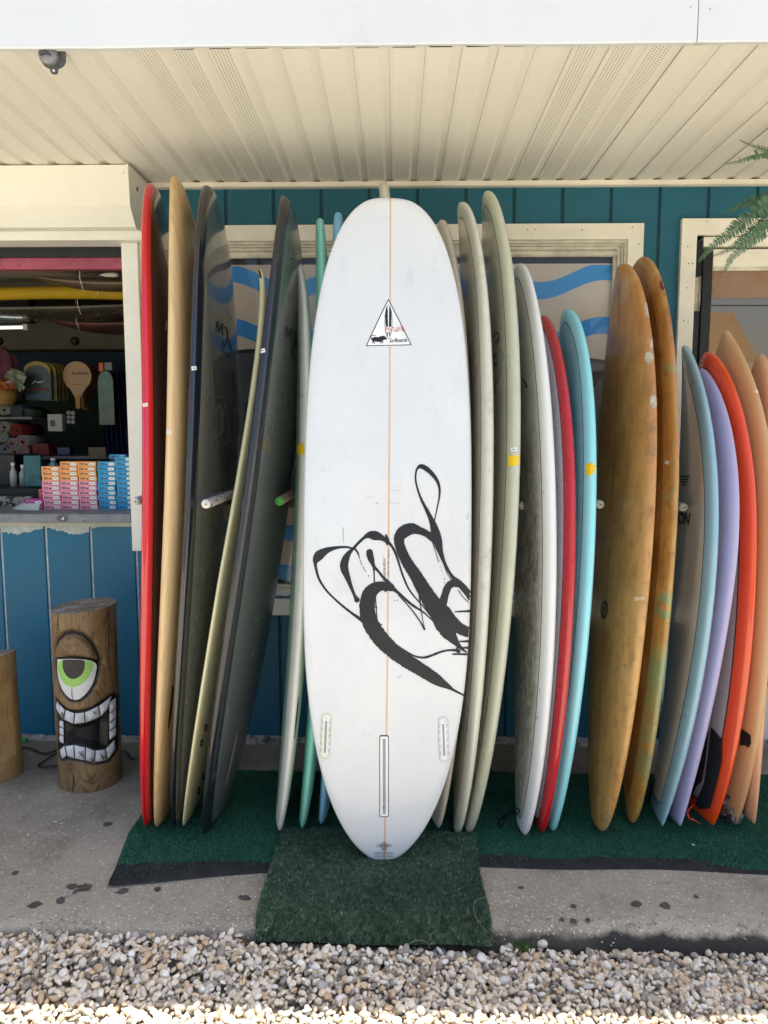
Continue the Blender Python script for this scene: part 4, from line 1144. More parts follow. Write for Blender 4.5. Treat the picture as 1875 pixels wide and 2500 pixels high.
for i, (x, y, r) in enumerate([(536, 893, 6), (544, 916, 6), (550, 935, 6), (558, 952, 5), (570, 975, 6), (578, 990, 5), (590, 1003, 5), (612, 1040, 6), (675, 1302, 9), (1208, 965, 4), (1217, 997, 4), (1240, 1066, 5), (1241, 1097, 4), (828, 1246, 5), (851, 1243, 4), (683, 436, 5), (720, 1445, 6)]):
    V2, Fc, _ = polyfill(ZH(ellipse(x, y, r, r, 10)), 2); decal('C', 'paint_drop', V2, Fc, SPLASH, .0009)
SCUFF = mat('grey_scuff', lin('#a9afb7'), .5)
for p in ([(830, 290, 6), (826, 300, 3)], [(770, 440, 3), (830, 437, 4), (880, 438, 3)], [(580, 387, 2), (640, 383, 3)], [(230, 165, 8), (245, 160, 5)], [(1432, 570, 7), (1438, 520, 6)], [(795, 330, 4), (865, 335, 4)], [(1300, 520, 4), (1315, 530, 3)], [(400, 640, 9), (402, 760, 7)], [(860, 1885, 8), (885, 1870, 6)], [(750, 1617, 3), (805, 1615, 3)], [(240, 430, 5), (260, 420, 4)]):
    rib('C', 'scuff', ZH(p), SCUFF, .0007, n=4)
# triangular logo: white field, black line, bull, little board, lettering
ZL = zm(850, 700, .13559)
FIELD = mat('logo_white', (.86, .87, .88), .45)
RED = mat('logo_red', lin('#c81f33'), .5)
tri = [(722, 215), (1145, 1060), (1120, 1078), (345, 1092), (322, 1070)]
poly('C', 'triangle_logo', ZL([(722, 222), (1133, 1045), (1110, 1062), (355, 1078), (332, 1058)]), FIELD, .0008, k=5, rings=4)
rib('C', 'logo_border', ZL([(722, 234, 14), (530, 632, 15), (345, 1030, 15), (345, 1058, 15), (370, 1064, 15), (740, 1056, 15), (1100, 1048, 15), (1122, 1030, 15), (1110, 1000, 15), (920, 618, 15), (722, 234, 14)]), PRINT, .0011, n=6)
V2, Fc, _ = polyfill(ZL(ellipse(725, 632, 70, 306, 30)), 3); decal('C', 'logo_board', V2, Fc, PRINT, .0012)
V2, Fc, _ = polyfill(ZL(ellipse(725, 632, 61, 296, 30)), 3); decal('C', 'logo_board', V2, Fc, FIELD, .0014)
rib('C', 'logo_board', ZL([(698, 370, 20), (692, 480, 42), (692, 600, 46), (698, 712, 40)]), PRINT, .0016, rough=.06)
rib('C', 'logo_board', ZL([(748, 370, 20), (756, 480, 40), (756, 600, 44), (754, 712, 40)]), PRINT, .0016, rough=.06)
rib('C', 'logo_board', ZL([(703, 830, 24), (708, 900, 12)]), PRINT, .0016); rib('C', 'logo_board', ZL([(748, 830, 26), (744, 890, 12)]), PRINT, .0016)
lx = 676
for ch, w, y0, y1 in (('M', 64, 730, 808), ('A', 42, 752, 812), ('T', 40, 732, 812), ('A', 40, 756, 816), ('D', 42, 732, 806), ('O', 42, 722, 780), ('R', 40, 734, 818)):
    V2, Fc = text_px(ch, lx, y0, lx + w, y1, 0.0, bold=.0); decal('C', 'red_lettering', np.array(ZL(V2)), Fc, RED, .0019)
    lx += w + 4
V2, Fc = text_px('Surfboards', 738, 928, 1066, 1002, -.03, shear=.35, bold=.012); decal('C', 'script_lettering', np.array(ZL(V2)), Fc, PRINT, .0016)
rib('C', 'bull', ZL([(440, 945, 50), (490, 945, 78), (540, 955, 84), (590, 940, 86), (640, 925, 72), (675, 940, 40)]), PRINT, .0016)
for q in ([(430, 950, 30), (455, 990, 20), (430, 1012, 14)], [(455, 975, 24), (480, 1025, 14)], [(575, 985, 24), (590, 1020, 14)], [(605, 975, 24), (628, 1015, 14)], [(435, 945, 12), (405, 925, 11), (425, 888, 10), (490, 876, 12)], [(610, 905, 14), (628, 885, 8)]):
    rib('C', 'bull', ZL(q), PRINT, .0016, n=6)
# handwriting along the stringer, maker's mark on the tail
for s_, (x0, y0, x1, y1) in (('Matador', (640, 972, 840, 996)), ("- 228 x 2 7/8 . August", (655, 935, 903, 953))):
    V2, Fc = text_px(s_, x0, y0, x1, y1, -math.pi / 2, shear=.3)
    decal('C', 'pencil_note', np.array(ZH(V2)) + np.array([0, 0]), Fc, mat('pencil_grey', (.10, .09, .085), .6), .0012)
MARK = mat('tail_mark_print', (.09, .085, .09), .5)
for cx in (692, 712, 770, 790):
    h = [(cx + 12 * math.cos(a), 1238 + 12 * math.sin(a), 3) for a in np.linspace(0, 2 * math.pi, 7)]
    rib('C', 'tail_mark', ZI(h), MARK, .0010, n=3)
for r in (26, 13):
    rib('C', 'tail_mark', ZI([(741 + r * math.cos(a), 1238 + r * math.sin(a), 5) for a in np.linspace(0, 2 * math.pi, 13)]), MARK, .0010, n=2)
V2, Fc, _ = polyfill(ZI(ellipse(741, 1238, 6, 6, 10)), 2); decal('C', 'leash_plug', V2, Fc, PRINT, .0011)
for s_, (x0, y0, x1, y1), kw in (('810', (719, 1264, 764, 1285), {}), ('Surfboard Laboratory', (657, 1288, 817, 1312), dict(shear=.45))):
    V2, Fc = text_px(s_, x0, y0, x1, y1, 0., **kw); decal('C', 'tail_lettering', np.array(ZI(V2)), Fc, MARK, .0010)
for y_ in (1316, 1328):
    for k in range(14):
        x_ = 664 + k * 11
        rib('C', 'tail_lettering', ZI([(x_, y_, 4), (x_ + 7, y_, 4)]), GREYPRINT, .0010, n=2)
# fin boxes
FINW = mat('fin_box_white', (.80, .81, .80), .4); FING = mat('fin_slot_grey', (.33, .33, .34), .6); FINB = mat('fin_box_black', (.02, .02, .022), .4); FINC = mat('fin_box_clear', (.62, .66, .66), .3, coat=.5)
def rrect(x0, y0, x1, y1, r, n=5):
    P = []
    for cx, cy, a0 in ((x1 - r, y0 + r, -math.pi / 2), (x1 - r, y1 - r, 0), (x0 + r, y1 - r, math.pi / 2), (x0 + r, y0 + r, math.pi)):
        P += [(cx + r * math.cos(a0 + t), cy + r * math.sin(a0 + t)) for t in np.linspace(0, math.pi / 2, n)]
    return P
def long_poly(key, name, x0, y0, x1, y1, r, m, off, rot=0.):
    """a tall rounded rectangle as a strip"""
    ys = np.r_[y0 + r * (1 - np.cos(np.linspace(0, math.pi / 2, 6))), np.linspace(y0 + r, y1 - r, 24)[1:-1], y1 - r * (1 - np.cos(np.linspace(math.pi / 2, 0, 6)))]
    V2 = []
    cxm, cym = (x0 + x1) / 2, (y0 + y1) / 2
    for y in ys:
        d = max(0, r - min(y - y0, y1 - y)); hw = (x1 - x0) / 2 - r + math.sqrt(max(0, r * r - d * d))
        for f in (-1, -.33, .33, 1):
            x_, y_ = hw * f, y - cym
            V2.append((cxm + x_ * math.cos(rot) - y_ * math.sin(rot), cym + x_ * math.sin(rot) + y_ * math.cos(rot)))
    Fc = [(i * 4 + k, i * 4 + k + 1, i * 4 + 5 + k, i * 4 + 4 + k) for i in range(len(ys) - 1) for k in range(3)]
    return decal(key, name, ZI(V2), Fc, m, off)
long_poly('C', 'fin_box', 702, 322, 780, 1002, 14, FINB, .0009)
long_poly('C', 'fin_box', 708, 332, 774, 995, 10, FINW, .0013)
long_poly('C', 'fin_slot', 730, 352, 753, 975, 3, FING, .0017)
V2, Fc, _ = polyfill(ZI(ellipse(738, 922, 7, 7, 10)), 2); decal('C', 'fin_screw', V2, Fc, PRINT, .0021)
for cx, cy, rt_, cc in ((255, 330, .045, (.70, .72, .60)), (1235, 356, -.035, (.62, .68, .70))):
    long_poly('C', 'side_fin_box', cx - 42, cy - 190, cx + 42, cy + 190, 40, GREYPRINT, .0009, rt_)
    long_poly('C', 'side_fin_box', cx - 40, cy - 188, cx + 40, cy + 188, 38, mat('fin_cup_%d' % cx, cc, .35, coat=.4), .0012, rt_)
    long_poly('C', 'side_fin_box', cx - 19, cy - 168, cx + 19, cy + 168, 16, FINW, .0015, rt_)
    long_poly('C', 'fin_slot', cx - 9, cy - 128, cx + 9, cy + 138, 3, FING, .0019, rt_)
    for k in range(5):
        for sgn in (-1, 1):
            y_ = -115 + 58 * k; x_ = sgn * 32
            q = (cx + x_ * math.cos(rt_) - y_ * math.sin(rt_), cy + x_ * math.sin(rt_) + y_ * math.cos(rt_))
            rib('C', 'side_fin_mark', ZI([(q[0], q[1] - 14, 5), (q[0] - 1, q[1] + 14, 5)]), FING, .0016, n=3)
    V2, Fc, _ = polyfill(ZI(ellipse(cx + 7, cy - 147, 4, 4, 8)), 2); decal('C', 'fin_screw', V2, Fc, PRINT, .0019)

# fins and tail wrap of the tan board, leashes and cords
b = BOARDS['R12']; A, u, v, nb = b['A'], b['u'], b['v'], -b['n']
for s0, lat in ((.215, -.13),):
    base = A + u * (s0 * b['L']) + v * lat + nb * .030
    pr_ = [(0, 0), (.10, 0), (.105, .03), (.085, .045), (.03, .062), (.012, .05), (.006, .02)]
    mb = MB()
    P0 = [base + u * p + nb * q for p, q in pr_]; n_ = len(P0)
    mb.add([p - v * .004 for p in P0] + [p + v * .004 for p in P0], [list(range(n_)), list(range(n_, 2 * n_))[::-1]] + [(i, (i + 1) % n_, n_ + (i + 1) % n_, n_ + i) for i in range(n_)])
    mb.build('fin', PRINT, b['root'])
poly('R12', 'fin_base', ZF([(965, 1360), (1025, 1400), (1028, 1455), (1010, 1482), (990, 1465), (955, 1465)]), PRINT, .002)
V2_, F2_ = icos(4)
k_ = V2_ * (1 + .20 * np.sin(V2_ @ np.array([7, 3, 9.]) + .5) + .12 * np.sin(V2_ @ np.array([-13, 11, 6.])) + .06 * np.sin(V2_ @ np.array([23, -19, 17.])))[:, None]
cw = A + u * .045
W_ = np.outer(k_[:, 0] * .036, nb) + np.outer(k_[:, 1] * .085, v) + np.outer(k_[:, 2] * .06, u) + cw
W_[:, 2] = np.maximum(W_[:, 2], .012)
mt = NT('crumpled_plastic'); mt.b.inputs['Alpha'].default_value = .72; mt.bump(mt.noise(60, 3, .5), .8, .01)
mesh_obj('tail_wrap', W_, F2_, mt.fin(mt.mix(mt.ramp(mt.noise(22, 4), .45, .6), (.05, .055, .055), (.40, .41, .38)), .2, .6, .5), b['root'], smooth=False)
def cord(name, pts, r, m, label, cat='cord', parent=None, rr=None):
    P = catmull(pts, 10)
    mb = MB(); mb.tube(P, r, 8)
    if parent is not None: return mb.build(name, m, parent)
    o = mb.build(name, m, None, tuple(P[0])); return tag(o, label, cat)
ORANGE = mat('orange_cord', lin('#e0492a'), .6)
fz = lambda x, y, Y=None, Z=.014: at(1435 + .3887 * x, 1250 + .3887 * y, Y=Y, Z=None if Y else Z)
cord('orange_string', [fz(668, 1838, Y=2.50), fz(632, 1872, Y=2.47), fz(628, 1900, Y=2.45), fz(640, 1925, Y=2.44), fz(660, 1932, Y=2.43), fz(705, 1958)], .0026, ORANGE, 'orange leash string hanging from the orange-railed board onto the mat', 'string')
dz = lambda x, y, Y=None, Z=.014: at(1040 + .3887 * x, 1250 + .3887 * y, Y=Y, Z=None if Y else Z)
cord('black_cord', [dz(160, 1900, Y=2.5), dz(150, 1975), dz(168, 2010), dz(190, 1985), dz(205, 2030), dz(165, 2020), dz(215, 2035)], .003, BLACK, 'thin black leash cord curled at the foot of the cream board', 'cord')
cord('black_cord', [dz(570, 1882, Y=2.5), dz(520, 1895), dz(470, 1930), dz(455, 1965), dz(475, 1975), dz(495, 1930), dz(488, 1895)], .0026, BLACK, 'thin black cord looped on the mat left of the scuffed white board', 'cord')
cord('black_cord', [fz(432, 1660, Y=2.62), fz(415, 1690, Y=2.60), fz(400, 1730, Y=2.6), fz(392, 1800), fz(410, 1840), fz(430, 1790)], .004, BLACK, 'black leash cord hanging behind the blue-railed board', 'cord')

# ------------------------------------------------------------------ pegs in the wall
PEGW = mat('weathered_white_peg', (.52, .49, .45), .7, var=.35, vs=40, bump=.6, bs=80, dirt=(.10, .085, .07), ds=50, dlo=.5, dhi=.6)
PEGEND = mat('bare_peg_end', (.72, .69, .62), .7, var=.2, vs=60)
PEGB = mat('brown_peg', (.30, .20, .12), .7, var=.4, vs=40); GREEN = mat('green_peg_end', lin('#3f9a45'), .6, var=.2, vs=60)
pegs = [(292, 1083, 2.60, PEGW, PEGEND, 'white weathered dowel peg beside the stacked wax boxes'), (444, 1089, 2.33, PEGW, PEGEND, 'white weathered dowel peg between the two carbon boards'), (603, 1083, 2.43, PEGB, GREEN, 'brown dowel peg with a green painted end left of the off-white board'),
        (1131, 1093, 2.60, PEGW, PEGEND, 'white dowel peg between the sage cream and scuffed white boards'), (1297, 1090, 2.60, PEGW, PEGEND, 'white dowel peg between the aqua and amber boards'), (1478, 1096, 2.62, PEGW, PEGEND, 'white dowel peg in front of the black lettering of the blue-railed board'), (1650, 1095, 2.60, PEGW, PEGEND, 'white dowel peg beside the orange-railed board at right')]
for x, y, Y, m1, m2, lab in pegs:
    c = at(x * 1.1302, y * 1.1302, Y=Y)
    root = empty('wall_peg', (c[0], YW, c[2]))
    tag(root, lab, 'peg', 'dowel pegs along the wall')
    r_ = .0155
    MB().tube([(c[0], Y + .006, c[2]), (c[0], (Y + YW) / 2, c[2] + .001), (c[0], YW + .03, c[2] + .002)], r_, 14).build('dowel', m1, root)
    MB().lathe([(.0001, -.0015), (r_ * .8, 0), (r_ * .98, .006)], (c[0], Y, c[2]), 14, 1).build('end_face', m2, root)
    MB().lathe([(.0001, -.0012), (.004, -.0006)], (c[0] + .001, Y - .0015, c[2] - .001), 8, 1).build('pith', PEGB if m2 is PEGEND else GREEN, root)

# ------------------------------------------------------------------ turf matting
def m_turf(name, a, b, c):
    t = NT(name); r = t.attr('tone')
    col = t.mix(t.ramp(r, .0, .7), a, b)
    col = t.mix(t.ramp(r, .86, .93), col, c)
    col = t.mix(t.ramp(t.noise(4.5, 5, .7), .42, .68, 0, .35), col, tuple(x * .45 for x in lin(a) if True) if isinstance(a, str) else tuple(x * .45 for x in a))
    return t.fin(col, .7, .25)
def blades(P, length, width, tones, lean, name, m, parent):
    N_ = len(P)
    th = RNG.uniform(0, 2 * math.pi, N_); ph = RNG.uniform(0, 2 * math.pi, N_)
    ln = length * RNG.uniform(.6, 1.25, N_); le = lean * RNG.uniform(.2, 1, N_)
    sx = np.c_[np.cos(th), np.sin(th), np.zeros(N_)] * (width / 2)
    tip = P + np.c_[np.cos(ph) * ln * le, np.sin(ph) * ln * le, ln * np.sqrt(1 - le ** 2)]
    V = np.stack([P - sx, P + sx, tip], 1).reshape(-1, 3)
    return tag(fast_mesh(name, V, np.arange(3 * N_).reshape(-1, 3), m, dict(tone=np.repeat(tones, 3)), parent, smooth=False), kind='stuff')
def vnoise(x, y, f, seed):
    r = np.random.default_rng(seed); o = 0
    for k in range(6):
        a, b_, p = r.uniform(-1, 1) * f, r.uniform(-1, 1) * f, r.uniform(0, 6)
        o = o + np.sin(a * x + b_ * y + p)
    return o / 6
def tuft_tone(P, cell):
    """one tone for each small tuft of fibres"""
    i = np.floor((P[:, 0] + .002 * np.sin(P[:, 1] * 700)) / cell).astype(np.int64); j = np.floor((P[:, 1] + .002 * np.sin(P[:, 0] * 610)) / cell).astype(np.int64)
    h = np.sin(i * 127.1 + j * 311.7) * 43758.5453
    return h - np.floor(h)
# long old runner, its front edge worn to the black backing
def run_front(x):
    return 2.215 + .012 * np.sin(2.7 * x + .4) + .006 * np.sin(9 * x) + np.where(x < -.40, -.022 - .075 * np.clip((-.40 - x) / .5, 0, 1), 0.)
def run_left(y): return -.94 + .03 * (2.9 - y) * 0 + .04 * np.clip((2.35 - y) / .25, 0, 1)
NX, NY = 300, 46
gxs = np.linspace(0, 1, NX); gys = np.linspace(0, 1, NY)
X_, T_ = np.meshgrid(gxs, gys, indexing='ij')
Xr = -.94 + X_ * 3.3
Yf = run_front(Xr); Yr = Yf + T_ * (2.885 + .006 * np.sin(5 * Xr) - Yf)
Xr = Xr + np.clip(1 - X_ * 30, 0, 1) * (.045 * np.clip((2.40 - Yr) / .28, 0, 1))
Zr = .0075 + .0035 * vnoise(Xr, Yr, 9, 3) + .009 * np.exp(-((Yr - Yf) / .05) ** 2) * (Xr < -.35) * (1 + np.sin(6 * Xr)) * .6 + .002 * vnoise(Xr, Yr, 30, 5)
Zr[:, 0] = np.maximum(.002, Zr[:, 0] - .008)
runner = empty('turf_runner', (.7, 2.5, 0))
tag(runner, 'long faded green artificial turf runner with a worn black front edge under the boards', 'mat')
idx = np.arange(NX * NY).reshape(NX, NY)
quads = np.stack([idx[:-1, :-1], idx[1:, :-1], idx[1:, 1:], idx[:-1, 1:]], -1).reshape(-1, 4)
tb = NT('rubber_backing')
tb.bump(tb.noise(90, 4), .6, .004)
cb_ = tb.mix(tb.ramp(tb.noise(18, 5, .6), .3, .7), (.014, .014, .016), (.032, .032, .035))
BACKING = tb.fin(tb.mix(tb.attr('pile'), cb_, (.014, .062, .036)), .8, .3)
PILE = np.clip(((Yr - Yf) - .052 - .02 * vnoise(Xr, Yr * .3, 34, 8) - np.where(Xr < -.42, .03 + .035 * np.sin(5 * Xr), 0) + .05 * np.clip((Xr - .9) / .4, 0, 1)) / .012, 0, 1)
o = fast_mesh('backing', np.c_[Xr.ravel(), Yr.ravel(), Zr.ravel()], quads, BACKING, dict(pile=PILE.ravel()), runner)
def run_samp(n):
    a = RNG.random(n); b_ = RNG.random(n)
    xs_ = -.935 + a * 3.29
    yf = run_front(xs_); ys_ = yf + b_ * (2.88 - yf)
    i = np.clip((a * (NX - 1)).astype(int), 0, NX - 1); j = np.clip((b_ * (NY - 1)).astype(int), 0, NY - 1)
    worn = .052 + .022 * vnoise(xs_, ys_ * .3, 34, 8) + .014 * vnoise(xs_, ys_, 95, 9) + np.where(xs_ < -.42, .03 + .035 * np.sin(5 * xs_), 0) - .05 * np.clip((xs_ - .9) / .4, 0, 1)
    d = ys_ - yf
    keep = (d > worn) | (RNG.random(n) < .05)
    bare = vnoise(xs_, ys_, 14, 21) + .6 * vnoise(xs_, ys_, 40, 22)
    keep &= ~((bare > .62) & (RNG.random(n) < .5))
    keep &= xs_ > -.935 + .045 * np.clip((2.40 - ys_) / .28, 0, 1)
    return np.c_[xs_, ys_, Zr[i, j]][keep]
P = run_samp(330000)
blades(P, .0055, .0034, RNG.random(len(P)) * .9 + .1 * vnoise(P[:, 0], P[:, 1], 20, 2), .85, 'turf_fibres', m_turf('faded_green_turf', (.026, .125, .068), (.060, .215, .125), (.13, .32, .20)), runner)

# newer dark doormat draped over the kerb
mtx = empty('turf_doormat', (-.07, 2.15, 0))
tag(mtx, 'newer dark green turf doormat under the big white board, draped over the kerb', 'mat')
cor = dict(bl=at(684, 2025, Z=.016), br=at(1160, 2040, Z=.016))
NXm, NYm = 60, 50
def mat_pt(a, t):
    """a 0..1 left to right, t 0 back .. 1 front edge"""
    xl, xr = -.402 + .0 * t, .272 - .004 * t
    x = xl + (xr - xl) * a + .004 * np.sin(7 * t + 2 * a)
    L_ = t * .545
    yb = 2.415 - .014 * a
    flat = 2.415 - 1.965
    over = np.clip(L_ - flat, 0, None)
    y = yb - np.minimum(L_, flat) - over * .50
    z = .018 + .003 * np.sin(4 * a + 5 * t) - over * .42 - over ** 2 * 1.2 + .004 * np.sin(9 * a) * np.clip(t - .8, 0, 1) * 5
    return np.stack([x, y, z], -1)
a_, t_ = np.meshgrid(np.linspace(0, 1, NXm), np.linspace(0, 1, NYm), indexing='ij')
MV = mat_pt(a_, t_)
MV2 = MV - np.array([0, 0, .007])
idx = np.arange(NXm * NYm).reshape(NXm, NYm)
q1 = np.stack([idx[:-1, :-1], idx[1:, :-1], idx[1:, 1:], idx[:-1, 1:]], -1).reshape(-1, 4)
rim = np.r_[idx[:, 0], idx[-1, 1:], idx[-2::-1, -1], idx[0, -2:0:-1]]
n0 = NXm * NYm
q2 = np.array([(rim[i], rim[(i + 1) % len(rim)], n0 + rim[(i + 1) % len(rim)], n0 + rim[i]) for i in range(len(rim))])
fast_mesh('backing', np.vstack([MV.reshape(-1, 3), MV2.reshape(-1, 3)]), np.vstack([q1, q1 + n0, q2]), mat('dark_green_backing', (.012, .028, .020), .8), None, mtx)
n_ = 130000
P = mat_pt(RNG.random(n_), RNG.random(n_) * 1.004)
P[:, :2] += RNG.normal(0, .0012, (n_, 2))
blades(P, .0105, .0026, np.clip(.45 * RNG.random(n_) + .55 * tuft_tone(P, .0085), 0, 1), .9, 'turf_fibres', m_turf('dark_green_turf', (.020, .046, .026), (.15, .24, .145), (.50, .60, .44)), mtx)
STRAW = mat('pale_thread', (.35, .33, .22), .8)
for pts in ([(1187, 2190, .012), (1160, 2200, .02), (1158, 2225, .02), (1170, 2255, .0), (1190, 2275, -.02)], [(625, 2270, -.01), (650, 2268, .01), (665, 2250, .02), (662, 2235, .02)], [(985, 2312, -.03), (1015, 2297, -.01), (1040, 2300, -.02), (1050, 2315, -.04)]):
    cord('loose_thread', [at(x, y, Z=z + .02) for x, y, z in pts], .0004, STRAW, None, parent=mtx)

# grass tuft by the kerb
c = at(1278, 2320, Z=-.06)
tuft = empty('grass_tuft', (c[0], c[1], -.07)); tag(tuft, 'small green grass tuft sprouting at the foot of the kerb', 'grass')
mb = MB()
for k in range(90):
    a, l = random.uniform(0, 6.28), random.uniform(.018, .055)
    bx, by = c[0] + random.gauss(0, .012), c[1] + random.gauss(0, .006)
    dx, dy = math.cos(a) * l * .5, math.sin(a) * l * .4
    w = .0011
    mb.add([(bx - w, by, -.07), (bx + w, by, -.07), (bx + dx * .4 + w * .8, by + dy * .4, -.07 + l * .7), (bx + dx * .4 - w * .8, by + dy * .4, -.07 + l * .7), (bx + dx, by + dy, -.07 + l)], [(0, 1, 2, 3), (3, 2, 4)])
tag(mb.build('grass_blades', mat('grass_green', (.07, .13, .025), .6, var=.4, vs=60), tuft), kind='stuff')

# ------------------------------------------------------------------ carved one-eyed log
LC = np.array([-1.247, 2.815]); LR = .1225
lf = -LC / np.linalg.norm(LC); lr = np.array([-lf[1], lf[0]])
if lr[0] < 0: lr = -lr
def l_axis(y): return 630 + (y - 700) * .0385
def l_z(y): return (2095 - y) / 1345 * .724
def l_pt(x, y, off=0.0):
    s = np.clip((x - l_axis(y)) / 220, -.995, .995); th = math.asin(s)
    r = LR + off
    p = LC + r * (math.cos(th) * lf + math.sin(th) * lr)
    return np.array([p[0], p[1], l_z(y)])
MOUTH = np.array([(480, 1560), (560, 1585), (640, 1575), (720, 1560), (800, 1520), (812, 1600), (806, 1700), (800, 1790), (740, 1790), (660, 1755), (580, 1730), (490, 1745), (492, 1650)], float)
FRAME = np.array([(445, 1420), (520, 1475), (600, 1478), (690, 1462), (760, 1425), (830, 1405), (862, 1450), (866, 1560), (866, 1780), (860, 1850), (800, 1892), (700, 1880), (620, 1845), (520, 1835), (480, 1862), (455, 1780), (470, 1700), (464, 1560), (445, 1480)], float)
EYE = np.array([(446, 1095), (520, 1075), (600, 1078), (680, 1100), (730, 1135), (728, 1200), (705, 1280), (660, 1350), (600, 1395), (540, 1390), (490, 1335), (460, 1255), (448, 1170)], float)
def inside(P, poly):
    x, y = P[:, 0], P[:, 1]; r = np.zeros(len(P), bool); n = len(poly)
    for i in range(n):
        x1, y1 = poly[i]; x2, y2 = poly[(i + 1) % n]
        c = ((y1 > y) != (y2 > y)) & (x < (x2 - x1) * (y - y1) / (y2 - y1 + 1e-12) + x1); r ^= c
    return r
def dist_poly(P, poly, closed=True):
    d = np.full(len(P), 1e9); n = len(poly)
    for i in range(n if closed else n - 1):
        a, b = poly[i], poly[(i + 1) % n]; ab = b - a
        t = np.clip(((P - a) @ ab) / (ab @ ab + 1e-9), 0, 1)
        d = np.minimum(d, np.linalg.norm(P - a - t[:, None] * ab, axis=1))
    return d
ARCH = np.array([(446, 1085), (448, 1010), (470, 950), (510, 905), (560, 890), (620, 910), (670, 960), (705, 1020), (728, 1090), (742, 1150)], float)
NT_, NZ_ = 200, 230
th = np.linspace(-math.pi, math.pi, NT_, endpoint=False)
V, dark, pale = [], [], []
G2 = []
for j in range(NZ_):
    tz = j / (NZ_ - 1)
    for a in th:
        ztop = .724 + .009 * math.sin(a)
        z = tz * ztop
        y = 2095 - z / .724 * 1345
        x = l_axis(y) + 220 * math.sin(a) if abs(a) < math.pi / 2 else 1e5
        G2.append((x, y, a, z))
G2 = np.array(G2)
P2 = G2[:, :2]
r = LR * (1 + .012 * np.sin(2 * G2[:, 2] + 1) + .01 * np.sin(3 * G2[:, 2] + 4 * G2[:, 3]) + .02 * (G2[:, 3] < .06) * (.06 - G2[:, 3]) * 0)
front = np.abs(G2[:, 2]) < 1.52
din_m = inside(P2, MOUTH) & front; din_f = inside(P2, FRAME) & front; din_e = inside(P2, EYE) & front
da = dist_poly(P2, ARCH, False); de = dist_poly(P2, EYE); df = dist_poly(P2, FRAME); dm = dist_poly(P2, MOUTH)
cut = np.zeros(len(P2)); dk = np.zeros(len(P2))
g = np.exp(-(da / 20) ** 2) * front; cut += .011 * g; dk = np.maximum(dk, np.clip(1.35 * np.exp(-(da / 15) ** 2), 0, 1) * front)
g = np.exp(-(de / 16) ** 2) * front; cut += .010 * g; dk = np.maximum(dk, np.clip(1.4 * np.exp(-(de / 14) ** 2), 0, 1) * front)
cut[din_e] = np.maximum(cut[din_e], .008)
g = np.exp(-(df / 14) ** 2) * front; cut += .008 * g; dk = np.maximum(dk, np.clip(1.4 * np.exp(-(df / 13) ** 2), 0, 1) * front)
cut[din_f] = np.maximum(cut[din_f], .010); dk[din_f] = 1
cut[din_m] = np.maximum(cut[din_m], .010 + .028 * np.clip(dm[din_m] / 40, 0, 1)); dk[din_m] = 1
brow = inside(P2, np.vstack([ARCH, EYE[3::-1]])) & front
cut[brow] -= .006 * np.clip(da[brow] / 40, 0, 1)
r = r - cut
pos = LC + r[:, None] * (np.cos(G2[:, 2])[:, None] * lf + np.sin(G2[:, 2])[:, None] * lr)
V = np.c_[pos, G2[:, 3]]
idx = np.arange(NT_ * NZ_).reshape(NZ_, NT_)
q = np.stack([idx[:-1], np.roll(idx[:-1], -1, 1), np.roll(idx[1:], -1, 1), idx[1:]], -1).reshape(-1, 4)
def m_log(name, base=(.215, .120, .050), b2=(.095, .052, .023), lit=(.33, .22, .105)):
    t = NT(name)
    n1 = t.noise(3, 4, .6, t.mapping((5, 5, 1.4)), .4)
    n2 = t.noise(2.0, 2, .45, t.mapping((4.5, 4.5, 1.3)), .6)
    fr = t.math('ABSOLUTE', t.math('SUBTRACT', t.math('FRACT', t.math('MULTIPLY', n2, 15)), .5))
    w = t.ramp(fr, .5, .30)
    c = t.mix(t.ramp(n1, .3, .7), b2, base)
    c = t.mix(t.math('MULTIPLY', w, t.ramp(t.noise(5, 3), .35, .65, .1, .75)), c, lit)
    c = t.mix(t.ramp(t.noise(70, 4, .7, t.mapping((1, 1, .15))), .58, .72, 0, .5), c, tuple(x * .45 for x in b2))
    c = t.mix(t.attr('dark'), c, (.008, .007, .007))
    t.bump(t.math('ADD', w, t.noise(50, 4)), .2, .004)
    return t.fin(c, .55, .35, .15)
LOGM = m_log('varnished_log')
TOPM = mat('grey_log_end', (.23, .185, .14), .8, var=.35, vs=14, bump=.5, bs=60, dirt=(.42, .40, .38), ds=11, dlo=.5, dhi=.62)
tiki = empty('carved_log', (LC[0], LC[1], 0))
tag(tiki, 'upright log carved with one big green eye and a toothy open mouth', 'carving')
o = fast_mesh('log', V, q, LOGM, dict(dark=dk), tiki)
top = V[idx[-1]]; cen = top.mean(0)
Pt, Ft, Rt_ = polyfill(top[:, :2], 12)
zt = lambda p: float(top[np.argmin(((top[:, :2] - p) ** 2).sum(1)), 2])
plane = np.linalg.lstsq(np.c_[top[:, :2], np.ones(NT_)], top[:, 2], rcond=None)[0]
mesh_obj('log_end', [(p[0], p[1], float(plane @ [p[0], p[1], 1]) if rr < .99 else top[i % NT_, 2]) for i, (p, rr) in enumerate(zip(Pt, Rt_))], Ft, TOPM, tiki, smooth=True)
def tpatch(name, pts, m, off, dome=0.0, rings=5, k=3):
    V2, Fc, R = polyfill(dens(pts, k), rings)
    return mesh_obj(name, [l_pt(x, y, off + dome * (1 - r_ ** 2)) for (x, y), r_ in zip(V2, R)], Fc, m, tiki, smooth=True)
TW = mat('tooth_white_paint', (.62, .64, .66), .5, var=.12, vs=50, bump=.4, bs=60, dirt=(.28, .28, .28), ds=40, dlo=.62, dhi=.75)
EW = mat('eye_white_paint', (.72, .73, .72), .45, var=.06, vs=20)
